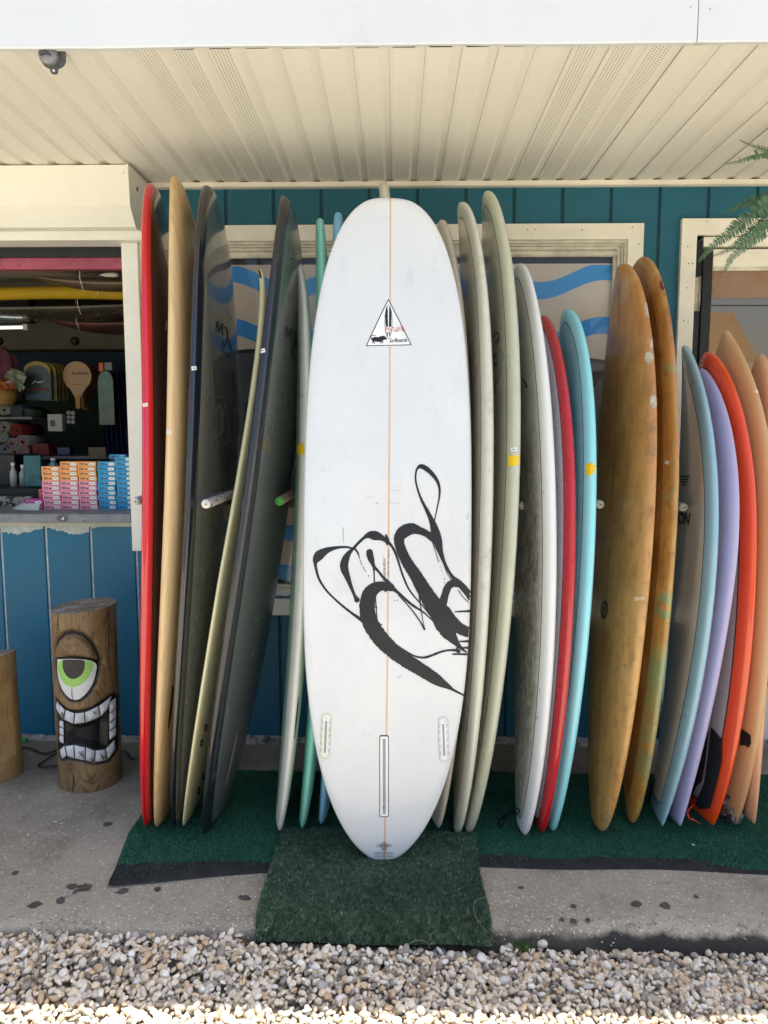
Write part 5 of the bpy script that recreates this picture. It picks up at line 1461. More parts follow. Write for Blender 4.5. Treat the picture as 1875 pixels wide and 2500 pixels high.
def eye_off(x, y):
    return -.004 + .010 * max(0, 1 - ((x - 585) / 150) ** 2 - ((y - 1230) / 190) ** 2)
def epatch(name, pts, m, add, rings=8):
    P = np.asarray(pts, float); P = catmull(np.vstack([P, P[:1]]), 6)[:-1]
    V2, Fc, _ = polyfill(P, rings)
    return mesh_obj(name, [l_pt(x, y, eye_off(x, y) + add) for x, y in V2], Fc, m, tiki, smooth=True)
epatch('eyeball', [(455, 1105), (520, 1088), (600, 1088), (680, 1112), (716, 1150), (708, 1210), (690, 1275), (650, 1340), (598, 1385), (545, 1380), (500, 1330), (472, 1255), (458, 1170)], EW, 0)
epatch('iris', [(462, 1118), (500, 1094), (560, 1091), (640, 1102), (690, 1128), (682, 1180), (655, 1232), (610, 1275), (565, 1290), (515, 1270), (478, 1215), (464, 1160)], mat('iris_green_paint', lin('#9dca66'), .45, var=.08, vs=30), .0009)
epatch('pupil', [(500, 1094), (560, 1089), (630, 1100), (637, 1150), (618, 1200), (575, 1228), (535, 1215), (505, 1170), (496, 1125)], mat('pupil_brown_paint', (.022, .018, .016), .4, var=.4, vs=60), .0018)
tpatch('eyelid', [(446, 1088), (452, 1020), (480, 955), (520, 915), (570, 905), (620, 925), (665, 975), (700, 1040), (722, 1105), (680, 1092), (600, 1074), (520, 1070)], mat('varnished_lid', (.20, .11, .045), .5, var=.3, vs=12, bump=.4, bs=40, coat=.2), -.002, .010, 7)
def teeth(quads):
    for qd in quads:
        tpatch('tooth', qd, TW, -.006, .009, 4, 4)
up = [(446, 1425), (462, 1440), (505, 1470), (568, 1488), (635, 1486), (732, 1455), (828, 1412)]
lo = [(452, 1500), (480, 1530), (488, 1548), (560, 1575), (640, 1568), (742, 1545), (800, 1510)]
teeth([[(a[0] + 4, a[1] + 4), (b_[0] - 4, b_[1] + 4), (d[0] - 4, d[1] - 4), (c_[0] + 4, c_[1] - 4)] for a, b_, c_, d in zip(up[:-1], up[1:], lo[:-1], lo[1:])])
up = [(462, 1790), (500, 1745), (562, 1728), (640, 1748), (708, 1785), (778, 1795), (850, 1755)]
lo = [(478, 1858), (512, 1825), (566, 1835), (638, 1852), (702, 1878), (792, 1888), (856, 1845)]
teeth([[(a[0] + 4, a[1] + 4), (b_[0] - 4, b_[1] + 4), (d[0] - 4, d[1] - 4), (c_[0] + 4, c_[1] - 4)] for a, b_, c_, d in zip(up[:-1], up[1:], lo[:-1], lo[1:])])
teeth([[(468, y0 + 3), (490, y0 + 3), (492, y1 - 3), (470, y1 - 3)] for y0, y1 in ((1562, 1615), (1615, 1675), (1675, 1735))])
teeth([[(808, y0 + 3), (856, y0 - 6), (858, y1 - 8), (808, y1 - 2)] for y0, y1 in ((1455, 1540), (1540, 1610), (1612, 1672), (1674, 1745))])
CRACK = mat('wood_crack', (.012, .009, .007), .9)
V2, Fc = ribbon([(735, 1905, 5), (733, 1980, 7), (737, 2080, 5)], 6)
mesh_obj('crack', [l_pt(x, y, .0008) for x, y in V2], Fc, CRACK, tiki)
for pts in ([(560, 1292, 3), (558, 1340, 4), (560, 1386, 3)], [(690, 870, 3), (686, 1000, 3), (690, 1080, 2)], [(790, 760, 4), (796, 900, 6), (790, 1060, 5), (800, 1240, 4)], [(838, 900, 3), (842, 1100, 5), (845, 1300, 3)], [(470, 760, 3), (466, 840, 4), (470, 900, 2)], [(560, 1940, 3), (566, 2010, 5), (560, 2080, 3)], [(650, 1500, 2), (655, 1560, 3)], [(620, 930, 2), (624, 1060, 3)]):
    V2, Fc = ribbon(pts, 8, .15)
    mesh_obj('crack', [l_pt(x, y, (eye_off(x, y) + .002) if 1090 < y < 1390 and 455 < x < 716 else .0075 if 905 < y < 1080 and 450 < x < 700 else .0008) for x, y in V2], Fc, CRACK, tiki)
for k, (x, y, w_, h_) in enumerate(((500, 1520, 10, 8), (700, 1500, 14, 6), (620, 1800, 12, 9), (840, 1560, 8, 10), (690, 1860, 16, 8), (760, 1850, 10, 12))):
    V2, Fc, _ = polyfill(ellipse(x, y, w_, h_, 12, k) * (1 + RNG.uniform(-.02, .02, (12, 1))), 2)
    mesh_obj('paint_chip', [l_pt(a, b_, .0042) for a, b_ in V2], Fc, mat('chipped_wood', (.16, .13, .10), .8), tiki)
# shorter stump at the left edge
SCn = np.array([-1.668, 2.85]); sr = .105
sf = -SCn / np.linalg.norm(SCn)
stump = empty('log_stump', (SCn[0], SCn[1], 0)); tag(stump, 'shorter plain log stump with a flat cut face at the left edge', 'stump')
th2 = np.linspace(-math.pi, math.pi, 96, endpoint=False)
V = []
for j in range(60):
    tz = j / 59
    for a in th2:
        z = tz * (.505 + .02 * math.sin(a + 1))
        rr = sr * (1 + .02 * math.sin(2 * a) + .06 * (1 - tz) ** 2)
        fx = math.cos(a - .25)
        if .10 < z < .41 and fx > .74: rr = min(rr, sr * .86 / max(fx, .1))
        d_ = math.cos(a) * sf + math.sin(a) * np.array([-sf[1], sf[0]])
        V.append((SCn[0] + rr * d_[0], SCn[1] + rr * d_[1], z))
V = np.array(V); idx = np.arange(96 * 60).reshape(60, 96)
q = np.stack([idx[:-1], np.roll(idx[:-1], -1, 1), np.roll(idx[1:], -1, 1), idx[1:]], -1).reshape(-1, 4)
fast_mesh('log', V, q, m_log('honey_log', (.30, .18, .065), (.16, .095, .035), (.38, .25, .10)), dict(dark=np.zeros(len(V))), stump)
top = V[idx[-1]]; Pt, Ft, Rt_ = polyfill(top, 6)
mesh_obj('log_end', Pt, Ft, TOPM, stump, smooth=True)

# chain lying along the wall
CH = mat('rusty_chain', (.035, .030, .026), .6, metal=.4, var=.4, vs=60)
path = catmull([at(x, y, Z=.012) for x, y in ((40, 1822), (75, 1828), (110, 1840), (150, 1830), (95, 1868), (140, 1870), (230, 1866), (298, 1835), (322, 1852), (345, 1850))], 60)
seg = np.r_[0, np.cumsum(np.linalg.norm(np.diff(path, axis=0), axis=1))]
mb = MB(); k = 0; pos_ = 0.0
while pos_ < seg[-1] - .02:
    p = np.array([np.interp(pos_, seg, path[:, i]) for i in range(3)]); p1 = np.array([np.interp(pos_ + .01, seg, path[:, i]) for i in range(3)])
    d = p1 - p; d /= np.linalg.norm(d); s_ = np.array([-d[1], d[0], 0]); upv = np.array([0, 0, 1.0])
    side_ = s_ if k % 2 == 0 else .75 * upv + .3 * s_
    ring = [p + d * .010 * math.cos(a) + side_ * .0058 * math.sin(a) for a in np.linspace(0, 2 * math.pi, 11)]
    mb.tube(ring, .0017, 5, False); pos_ += .0155; k += 1
tag(mb.build('chain', CH, None, tuple(path[0])), 'rusty dark chain lying on the concrete along the wall behind the carved log', 'chain')
MB().box(*[at(49, 1801, Y=3.17)[0], at(69, 1801, Y=3.17)[0]], 3.15, 3.166, .004, .022, .002).build('g', mat('bright_green_plastic', lin('#27a04a'), .5), None, tuple(at(58, 1808, Y=3.16)))
tag(bpy.data.objects['g'], 'bright green plastic scrap at the wall base beside the stump', 'scrap'); bpy.data.objects['g'].name = 'plastic_scrap'

# ------------------------------------------------------------------ wax boxes on the ledge
def m_card(name, col): return mat(name, lin(col), .5, var=.06, vs=30)
WC = dict(pink=m_card('pink_card', '#e79ab6'), orange=m_card('orange_card', '#f0a765'), blue=m_card('blue_card', '#2f9fd6'), red=m_card('red_card', '#d8566c'), magenta=m_card('magenta_card', '#d85ab4'))
WPAPER = mat('oval_white', (.85, .85, .83), .5, var=.02); WINK = mat('box_ink', (.05, .045, .05), .5)
BW, BH, BD_ = .0835, .0222, .075
bodym = {}
def wax_mesh(col):
    if col in bodym: return bodym[col]
    mb = MB(); mb.box(-BW / 2 + .0008, BW / 2 - .0008, 0, BD_, .0004, BH - .0004, .0006)
    me = mb.build('box_body', WC[col], None, (0, 0, 0)); d = me.data; bpy.data.objects.remove(me); bodym[col] = d
    return d
mb = MB()
for cx, rx, rz, m_, y_ in ((.022, .0165, .0085, 1, -.0004), (.022, .0150, .0073, 0, -.0007)):
    mb.cur = m_; mb.add([(cx + p[0], y_, BH / 2 + p[1]) for p in ellipse(0, 0, rx, rz, 22)], [list(range(22))])
mb.cur = 1
for x0, x1, z0, z1 in ((.014, .030, .0098, .0124), (-.008, .002, .007, .013), (-.034, -.030, .009, .016), (-.028, -.024, .009, .016), (-.022, -.018, .009, .016), (-.016, -.012, .009, .015), (-.034, -.016, .005, .0065)):
    mb.add([(x0, -.0009, z0), (x1, -.0009, z0), (x1, -.0009, z1), (x0, -.0009, z1)], [(0, 1, 2, 3)])
me = mb.build('box_print', [WPAPER, WINK], None, (0, 0, 0)); printm = me.data; bpy.data.objects.remove(me)
ORD = ['bottom', 'second', 'third', 'fourth', 'fifth', 'sixth', 'seventh', 'eighth', 'ninth', 'tenth', 'eleventh', 'twelfth']
LZ = 1.0562
def wax(x, y, z, col, label):
    r_ = empty('wax_box', (x, y, z)); r_.rotation_euler = (0, 0, random.uniform(-.035, .035))
    tag(r_, label, 'box', 'small boxes stacked on the service ledge')
    for nm, d in (('box_body', wax_mesh(col)), ('box_print', printm)):
        o = bpy.data.objects.new(nm, d); COL.objects.link(o); o.parent = r_
YB = 3.315
xat = lambda p: float(at(p, 1240, Y=YB)[0])
cols = [(127.5, ['pink'] * 6 + ['orange'] * 3, 'leftmost pink column'), (171, ['pink'] * 6 + ['orange'] * 4, 'middle pink column'), (214.5, ['pink'] * 6 + ['orange'] * 4, 'pink column next to the blue boxes')]
XB = xat(127.5)
for ci, (p, cc, nm) in enumerate(cols):
    for k, c_ in enumerate(cc):
        wax(XB + ci * (BW + .0015) + random.uniform(-.0025, .0025), YB + random.uniform(-.003, .004), LZ + k * BH, c_, '%s %s wax box from below in the %s' % (ORD[k] if k else 'lowest', c_, nm))
for ci, (n_, nm) in enumerate(((10, 'left blue column'), (11, 'middle blue column'), (10, 'blue column by the white post'))):
    for k in range(n_):
        wax(XB + (3 + ci) * (BW + .0015) + .004 + random.uniform(-.003, .003), YB + random.uniform(-.003, .004) + .01 * (ci == 2), LZ + k * BH, 'blue', '%s blue wax box from below in the %s' % (ORD[k] if k else 'lowest', nm))
wax(XB + 3 * (BW + .0015) + .03, YB + .08, LZ + 10.4 * BH, 'blue', 'blue wax box set back on top of the left blue column')
# (its pile of supporting boxes stands behind the front column)
box('card_block', XB + 3 * (BW + .0015) - .01, XB + 3 * (BW + .0015) + .07, YB + .082, YB + .158, LZ, LZ + 10.35 * BH, mat('brown_card_block', (.10, .07, .05), .7), None, (XB + .3, YB + .1, LZ))
tag(bpy.data.objects['card_block'], 'brown carton behind the left blue column holding up one blue box', 'carton')
bpy.data.objects['card_block'].name = 'carton'
for k in range(2): wax(xat(83) , YB + .0, LZ + k * BH, 'magenta', '%s magenta wax box at the left end of the stacks' % ('lower', 'upper')[k])
for k in range(2): wax(xat(96), YB + .085, LZ + (k + 2.0) * BH, 'red', '%s red wax box set back behind the magenta pair' % ('lower', 'upper')[k])
box('wax_riser', xat(96) - .05, xat(96) + .05, YB + .082, YB + .165, LZ, LZ + 2 * BH - .0005, mat('dark_card', (.03, .03, .03), .7), None, (xat(96), YB + .12, LZ))
tag(bpy.data.objects['wax_riser'], 'dark cardboard riser under the red wax boxes', 'box')
bpy.data.objects['wax_riser'].name = 'card_riser'

# ------------------------------------------------------------------ stock inside the shop
def rp(x, y, Y): return at(x, y, Y=Y)
def solid(name, px, Y, depth, m, label, cat, group=None, bev=.003):
    """an upright block whose front face spans the given pixel rectangle at depth Y"""
    a, b_ = rp(px[0], px[3], Y), rp(px[2], px[1], Y)
    o = box(name, a[0], b_[0], Y, Y + depth, a[2], b_[2], m, None, ((a[0] + b_[0]) / 2, Y + depth / 2, a[2]), bev)
    return tag(o, label, cat, group)
# lamp
lt = empty('tube_lamp', tuple(rp(20, 795, 4.6))); tag(lt, 'lit white fluorescent tube under the shop ceiling', 'lamp')
em = bpy.data.materials.new('lamp_glow'); em.use_nodes = True
em.node_tree.nodes['Principled BSDF'].inputs['Emission Color'].default_value = (.9, 1, .95, 1); em.node_tree.nodes['Principled BSDF'].inputs['Emission Strength'].default_value = .45
a, b_ = rp(-260, 805, 4.6), rp(58, 799, 4.6)
MB().tube([a, b_], .010, 10).build('tube', em, lt)
box('housing', a[0], b_[0] + .05, 4.57, 4.66, b_[2] + .03, 2.2615, mat('lamp_housing', (.04, .04, .035), .5), lt)
box('end_cap', b_[0], b_[0] + .03, 4.585, 4.63, b_[2] - .018, b_[2] + .0175, mat('lamp_end', (.5, .5, .48), .4), lt)
# yellow noodle and hanging boards
y0, y1 = rp(-260, 735, 4.0), rp(345, 717, 4.0)
P = [y0 + (y1 - y0) * t_ + np.array([0, 0, .022 * math.sin(math.pi * t_)]) for t_ in np.linspace(0, 1, 14)]
nd = empty('foam_noodle', tuple(y0)); tag(nd, 'long yellow foam noodle hung across under the shop ceiling', 'noodle')
MB().tube(P, .034, 16).build('noodle', mat('yellow_foam', (.42, .27, .006), .7, var=.1), nd)
s0 = rp(241, 700, 3.99); MB().tube([s0 + (0, 0, .07), s0 - (-.004, .036, .0), s0 + (.006, -.03, -.05)], .0018, 6).build('string', WPAPER, nd)
def hung_board(Y, ypx, x0, x1, m, label, tipm=None, hw=.22):
    a, b_ = rp(x0, ypx, Y), rp(x1, ypx, Y); c = (a + b_) / 2
    root = empty('hung_surfboard', tuple(c)); tag(root, label, 'surfboard', 'boards hung under the shop ceiling')
    ss = np.linspace(0, 1, 40); V = []; L_ = b_[0] - a[0]
    for s_ in ss:
        w_ = max(.004, hw * (1 - abs(2 * s_ - 1) ** 2.4) ** .6); t_ = .05 * (1 - abs(2 * s_ - 1) ** 3) + .006
        z_ = a[2] + .05 * abs(2 * s_ - 1) ** 2.2
        for al in np.linspace(0, 2 * math.pi, 16, endpoint=False): V.append((a[0] + s_ * L_, Y + hw + w_ * math.cos(al), z_ + t_ / 2 * math.sin(al)))
    mesh_obj('body', V, [(i * 16 + k, i * 16 + (k + 1) % 16, (i + 1) * 16 + (k + 1) % 16, (i + 1) * 16 + k) for i in range(39) for k in range(16)], m, root, smooth=True)
    for xx in (a[0] + .3 * L_, a[0] + .72 * L_):
        MB().tube([(xx, Y + .01, 2.258), (xx + .004, Y - .004, c[2] + .02), (xx + .006, Y + .03, c[2] - .034)], .0018, 6).build('string', WPAPER, root)
hung_board(3.72, 690, 55, 520, mat('brown_board_bag', (.11, .075, .045), .35, var=.4, vs=10, coat=.5), 'brown surfboard in glossy wrap hung by strings under the shop ceiling', hw=.085)
hung_board(4.25, 752, -300, 380, mat('grey_board_bag', (.10, .085, .065), .3, var=.45, vs=6, coat=.6), 'dull grey brown wrapped surfboard hung behind the yellow noodle')
hung_board(4.55, 790, 85, 420, mat('maroon_board_bag', (.12, .05, .045), .4, var=.4, vs=8), 'maroon wrapped surfboard hung deepest under the shop ceiling')
wt = rp(272, 674, 3.70)
mb = MB(); mb.lathe([(.0002, -.062), (.010, -.03), (.012, .01), (.010, .034), (.0002, .036)], (wt[0], wt[1], wt[2] + .006), 12, 0)
tag(mb.build('white_float', mat('white_float_plastic', (.62, .58, .52), .5, var=.2), None, tuple(wt)), 'white pointed float tied above the brown hung board', 'float')
for px_ in (182, -4):
    c = rp(px_, 833, 5.19); root = empty('round_speaker', tuple(c)); tag(root, 'black round speaker on the beam%s' % (' above the paddles' if px_ > 0 else ' at the far left edge'), 'speaker')
    MB().lathe([(.0001, -.012), (.012, -.014), (.026, -.012), (.030, 0), (.030, .01)], tuple(c), 24, 1).build('cone', mat('speaker_black', (.012, .012, .012), .6), root)
    MB().lathe([(.0001, -.006), (.006, -.004), (.007, 0)], (c[0], c[1] - .012, c[2]), 12, 1).build('dust_cap', mat('speaker_cap', (.25, .24, .22), .4), root)
# paddles
PW = mat('paddle_wood', (.36, .22, .12), .5, var=.06, vs=12); PY = mat('paddle_yellow', (.30, .15, .01), .5); PR = mat('paddle_red_wood', (.12, .03, .012), .5, var=.1)
def paddle(px_, py_, Y, rpx, m1, m2, label, front):
    c = rp(px_, py_, Y); k = rpx * (Y + .05) / F_PX
    root = empty('beach_paddle', tuple(c)); tag(root, label, 'paddle', 'wooden paddles hung in a row')
    out = [(k * math.cos(a), k * math.sin(a)) for a in np.linspace(-.95, math.pi + .95, 36)]
    out += [(-k * .32, -k * 1.25), (-k * .17, -k * 1.55)] 
    out = out + [(k * .17, -k * 1.55), (k * .32, -k * 1.25)]
    MB().extrude([(c[0] + x, c[2] + z) for x, z in out], 1, Y, Y + .008).build('blade', m1, root)
    MB().extrude([(c[0] + x, c[2] + z) for x, z in ((-k * .165, -k * 1.30), (k * .165, -k * 1.30), (k * .15, -k * 2.25), (-k * .15, -k * 2.25))], 1, Y - .006, Y + .014).build('grip', m2, root)
    if front:
        for s_, x0, x1, z0, z1, mm in (('kadima', -.32, .86, .08, .32, WINK), ('pro', -.80, -.38, .08, .26, mat('faint_print', lin('#b98f66'), .6)), ('o', .88, .96, .26, .34, WINK)):
            V2, Fc = text2d(s_, bold=.02)
            mesh_obj('paddle_lettering', [(c[0] + k * (x0 + (x1 - x0) * p[0]), Y - .001, c[2] + k * (z0 + (z1 - z0) * p[1])) for p in V2], Fc, mm, root)
        mesh_obj('paddle_lettering', [(c[0] + k * x, Y - .001, c[2] + k * z) for x, z in ((-.3, -.62), (.3, -.62), (.3, -.56), (-.3, -.56))], [(0, 1, 2, 3)], mat('faint_print2', lin('#7d5a3a'), .6), root)
paddle(188, 918, 4.60, 34.5, PW, PY, 'pale wooden beach paddle with black lettering and yellow grip in the shop', True)
for k, (dx, w) in enumerate(((9, 'second'), (14, 'third'), (19, 'fourth'))):
    paddle(188 + dx, 918 + 2 * k, 4.66 + .05 * k, 34, PR, PY, '%s red brown beach paddle behind the pale one in the shop' % w, False)
# pegboard packs
def pack(px, Y, m, label, header=None, extra=None, depth=.02):
    a, b_ = rp(px[0], px[3], Y), rp(px[2], px[1], Y)
    root = empty('hanging_pack', ((a[0] + b_[0]) / 2, Y, a[2])); tag(root, label, 'package', 'packages hung on the shop back board')
    w, h = b_[0] - a[0], b_[2] - a[2]
    out = [(a[0], a[2])] + [(b_[0], a[2])] + [(a[0] + w * (.5 + .5 * math.cos(t_)), b_[2] - h * .22 + h * .22 * math.sin(t_)) for t_ in np.linspace(0, math.pi, 12)]
    MB().extrude(out, 1, Y, Y + depth).build('pouch', m, root)
    if header:
        o2 = [(a[0] + w * (.5 + .5 * math.cos(t_)), b_[2] - h * .22 + h * .22 * math.sin(t_)) for t_ in np.linspace(0, math.pi, 12)]
        i2 = [(a[0] + w * (.5 + .46 * math.cos(t_)), b_[2] - h * .34 + h * .24 * math.sin(t_)) for t_ in np.linspace(math.pi, 0, 12)]
        MB().extrude(o2 + i2, 1, Y - .002, Y - .0005).build('header_card', header, root)
    if extra: extra(root, a, w, h, Y)
    return root
DARKPACK = mat('dark_glossy_pouch', (.02, .038, .034), .4, var=.4, vs=14, coat=.15); YH = mat('yellow_header', (.26, .20, .03), .5)
def pk1(root, a, w, h, Y):
    mb = MB(); mb.tube([(a[0] + w * x, Y - .004, a[2] + h * z) for x, z in ((.3, .42), (.42, .50), (.5, .46), (.6, .46), (.75, .49))], .003, 6); mb.build('squiggle', WPAPER, root)
    box('label_band', a[0] + w * .05, a[0] + w * .9, Y - .003, Y - .001, a[2] + h * .24, a[2] + h * .31, mat('red_black_band', (.10, .02, .015), .5), root)
    box('label_band', a[0] + w * .05, a[0] + w * .95, Y - .003, Y - .001, a[2] + h * .02, a[2] + h * .16, mat('blue_band', (.03, .07, .12), .5), root)
pack((62, 882, 122, 977), 4.50, DARKPACK, 'dark pouch with a yellow arched header hung in front of the others in the shop', YH, pk1)
for k in range(4):
    pack((66 + 9 * (k + 1), 884 + k, 126 + 9 * (k + 1), 978), 4.53 + .04 * k, mat('yellow_pouch', (.11, .09, .03), .35, var=.5, vs=30), '%s yellow pouch edge behind the dark pouch in the shop' % ('first', 'second', 'third', 'fourth')[k], YH)
pack((243, 905, 275, 1037), 4.55, mat('green_clear_pouch', (.04, .09, .045), .2, var=.6, vs=14, coat=.6), 'long clear pouch with green sticks hung beside the navy curtain')
solid('orange_tag', (241, 885, 252, 907), 4.54, .006, mat('orange_tag_card', lin('#c25a1c'), .5), 'orange tag above the long green pouch', 'tag')
solid('white_tag', (255, 884, 273, 904), 4.545, .006, mat('grey_tag_card', (.16, .17, .17), .5), 'grey printed tag above the long green pouch', 'tag')
solid('boxed_game', (117, 1011, 151, 1053), 4.45, .05, mat('white_card_box', (.34, .33, .30), .5, var=.05), 'white cardboard box with a dark picture hung under the pouches', 'box')
solid('picture_print', (123, 1026, 134, 1041), 4.4485, .001, WINK, 'small dark picture printed on the white cardboard box', 'print', bev=.0)
bp = empty('ball_pack', tuple(rp(175, 1035, 4.5))); tag(bp, 'clear pack of six small white balls under the paddles', 'balls')
for i in range(2):
    for j in range(3):
        c = rp(168 + 11 * i, 1008 + 11 * j, 4.5); V2_, F2_ = icos(2); mesh_obj('ball', V2_ * .014 + c, F2_, mat('ball_white', (.35, .36, .36), .4), bp, smooth=True)
# curtain
cv = []
for i in range(60):
    t_ = i / 59; p = rp(262 + 75 * t_, 1110, 4.75)
    cv += [(p[0], 4.75 + .02 * math.sin(t_ * 40), 1.0), (p[0] - .03, 4.75 + .02 * math.sin(t_ * 40), 1.80)]
tag(mesh_obj('curtain', cv, [(2 * i, 2 * i + 2, 2 * i + 3, 2 * i + 1) for i in range(59)], mat('navy_cloth', (.006, .010, .05), .8), None, tuple(cv[0]), True), 'navy blue cloth hanging at the right side of the shop', 'curtain')
# shelves, rolls, bottles
SH = mat('grey_shelf', (.13, .13, .13), .5)
s1 = rp(0, 1113, 4.4); s2 = rp(330, 1113, 4.4)
tag(box('shelf', s1[0] - .3, s2[0], 4.38, 4.8, s1[2] - .018, s1[2], SH, None, tuple(s1)), 'lower grey shelf behind the wax boxes in the shop', 'shelf')
s3 = rp(0, 1018, 4.4); s4 = rp(82, 1018, 4.4)
tag(box('shelf', s3[0] - .3, s4[0], 4.38, 4.8, s3[2] - .014, s3[2], SH, None, tuple(s3)), 'upper grey shelf at the left of the shop', 'shelf')
ROLL = [mat('red_towel', (.16, .012, .012), .9, bump=.5), mat('white_towel', (.30, .30, .29), .9, bump=.5), mat('navy_towel', (.02, .03, .10), .9, bump=.5), mat('green_towel', (.05, .08, .03), .9, bump=.5), mat('rust_towel', (.10, .03, .015), .9, bump=.5)]
rolls = [(10, 1042, 15, 4, 1), (40, 1050, 17, 4, 0), (8, 1066, 16, 1, 3), (28, 1082, 14, 0, 1), (55, 1078, 17, 0, 1), (12, 1096, 14, 2, 1), (35, 1103, 13, 0, 1), (62, 1101, 13, 1, 0), (10, 1000, 14, 3, 1), (45, 1006, 18, 3, 2), (66, 1009, 12, 2, 3), (0, 965, 16, 4, 1)]
for i, (x, y, rpx, m1, m2) in enumerate(rolls):
    c = rp(x, y, 4.42); r_ = rpx * 4.45 / F_PX
    root = empty('rolled_towel', tuple(c)); cn = ['red', 'white', 'navy', 'green', 'rust']
    tag(root, '%s and %s rolled towel, %s in the shop' % (cn[m1], cn[m2], ['top left', 'right beside the top left one', 'middle left', 'middle of the pile', 'largest of the pile', 'lower left', 'lowest in the middle', 'lower right', 'upper shelf at left', 'broadest on the upper shelf', 'smallest on the upper shelf', 'hanging above the shelf'][i]), 'towel', 'rolled towels at the far left of the shop')
    for mm, ph in ((m1, 0.), (m2, .5)):
        sp_ = [c + np.array([math.cos(a), 0, math.sin(a)]) * r_ * (.12 + .86 * (a + ph * 2 * math.pi) / (6.4 * math.pi)) for a in np.linspace(0, 5.4 * math.pi, 70)]
        V = [p for q_ in sp_ for p in (q_, q_ + np.array([0, .28, 0]))]
        mb = MB(); mb.add(V, [(2 * k, 2 * k + 2, 2 * k + 3, 2 * k + 1) for k in range(69)], True)
        o = mb.build('towel_layer', ROLL[mm], root); sm = o.modifiers.new('thick', 'SOLIDIFY'); sm.thickness = r_ * .13; sm.offset = 0
bk = empty('straw_basket', tuple(rp(10, 975, 4.36))); tag(bk, 'straw basket with orange wrapped sweets at the left of the shop', 'basket')
c = rp(8, 976, 4.36); MB().lathe([(.05, -.03), (.075, .0), (.085, .05), (.080, .05), (.05, -.02)], tuple(c), 20).build('weave', mat('straw', (.28, .16, .04), .8, bump=.8), bk)
V2_, F2_ = icos(3)
mesh_obj('sweets', V2_ * (1 + .25 * np.sin(V2_ @ np.array([9, 7, 5.])))[:, None] * np.array([.07, .07, .05]) + c + (0, 0, .07), F2_, mat('orange_foil', (.35, .11, .03), .2, coat=.8), bk)
pb = rp(37, 930, 4.4); mesh_obj('plastic_bag', V2_ * (1 + .3 * np.sin(V2_ @ np.array([8, -6, 5.])) + .1 * np.sin(V2_ @ np.array([17, 13, 9.])))[:, None] * np.array([.05, .03, .06]) + pb, F2_, mat('greenish_bag', (.22, .25, .17), .25, coat=.6), None, tuple(pb)); tag(bpy.data.objects['plastic_bag'], 'crumpled pale green plastic bag above the straw basket', 'bag')
sd = rp(5, 900, 4.5); mesh_obj('soft_toy', V2_ * (1 + .15 * np.sin(V2_ @ np.array([9, 11, 13.])))[:, None] * np.array([.09, .06, .13]) + sd, F2_, mat('maroon_fluff', (.10, .03, .045), .9), None, tuple(sd)); tag(bpy.data.objects['soft_toy'], 'dark maroon fluffy bundle hanging at the far left edge', 'bundle')
solid('blue_box', (140, 1092, 170, 1111), 4.36, .06, mat('navy_box', (.02, .035, .10), .4), 'navy blue box with white print on the lower shelf', 'box')
solid('red_cloth_stack', (80, 1083, 118, 1112), 4.36, .12, mat('red_white_cloth', (.16, .03, .03), .8, var=.5, vs=25), 'folded red and white cloth stack on the lower shelf', 'cloth')
solid('brown_folder', (216, 1092, 258, 1121), 4.2, .02, mat('brown_card', (.13, .10, .07), .7), 'brown card folder leaning above the pink boxes', 'folder')
solid('teal_booklet', (60, 1112, 98, 1188), 3.75, .02, mat('teal_print_card', (.02, .13, .16), .4, var=.35, vs=30), 'teal printed booklet standing left of the wax boxes', 'booklet')
solid('till', (-30, 1110, 35, 1200), 4.0, .25, mat('till_black', (.012, .012, .014), .4), 'black cash register at the left edge of the window', 'till')
cb = MB(); cb.box(rp(-60, 1200, 3.7)[0], rp(260, 1200, 3.7)[0], 3.62, 4.1, .95, rp(50, 1192, 3.7)[2]); tag(cb.build('inner_counter', mat('counter_black', (.02, .02, .022), .5), None, (-2, 3.8, .95)), 'black inner counter behind the ledge', 'counter')
tp = rp(0, 1220, 3.46); tq = rp(77, 1212, 3.46)
sg = tag(box('sign_strip', tp[0] - .2, tq[0], 3.465, 3.47, LZ, tq[2], mat('grey_sign', (.30, .29, .29), .5, var=.2, dirt=(.02, .02, .02), ds=30, dlo=.5, dhi=.53), None, tuple(tp)), 'grey strip of black scribbled stickers along the ledge back', 'sign')
for i, (x, y, r_, h_, col, lab) in enumerate(((33, 1165, .018, .11, (.45, .46, .45), 'clear white plastic bottle on the inner counter'), (57, 1170, .020, .10, (.30, .34, .34), 'clear glass jar with pale sticks on the inner counter'), (130, 1128, .025, .07, (.12, .33, .34), 'teal spray bottle peeking over the left pink column'))):
    c = rp(x, y, 3.85); z0 = rp(50, 1192, 3.7)[2] if i < 2 else c[2] - .06
    root = empty('bottle', (c[0], c[1], z0)); tag(root, lab, 'bottle')
    MB().lathe([(.0001, 0), (r_, 0), (r_, h_ * .7), (r_ * .5, h_ * .85), (r_ * .5, h_)], (c[0], c[1], z0), 18).build('body', mat('bottle_%d' % i, col, .25, coat=.5), root)
    MB().lathe([(r_ * .55, 0), (r_ * .55, h_ * .15), (.0001, h_ * .15)], (c[0], c[1], z0 + h_), 14).build('cap', WPAPER, root)
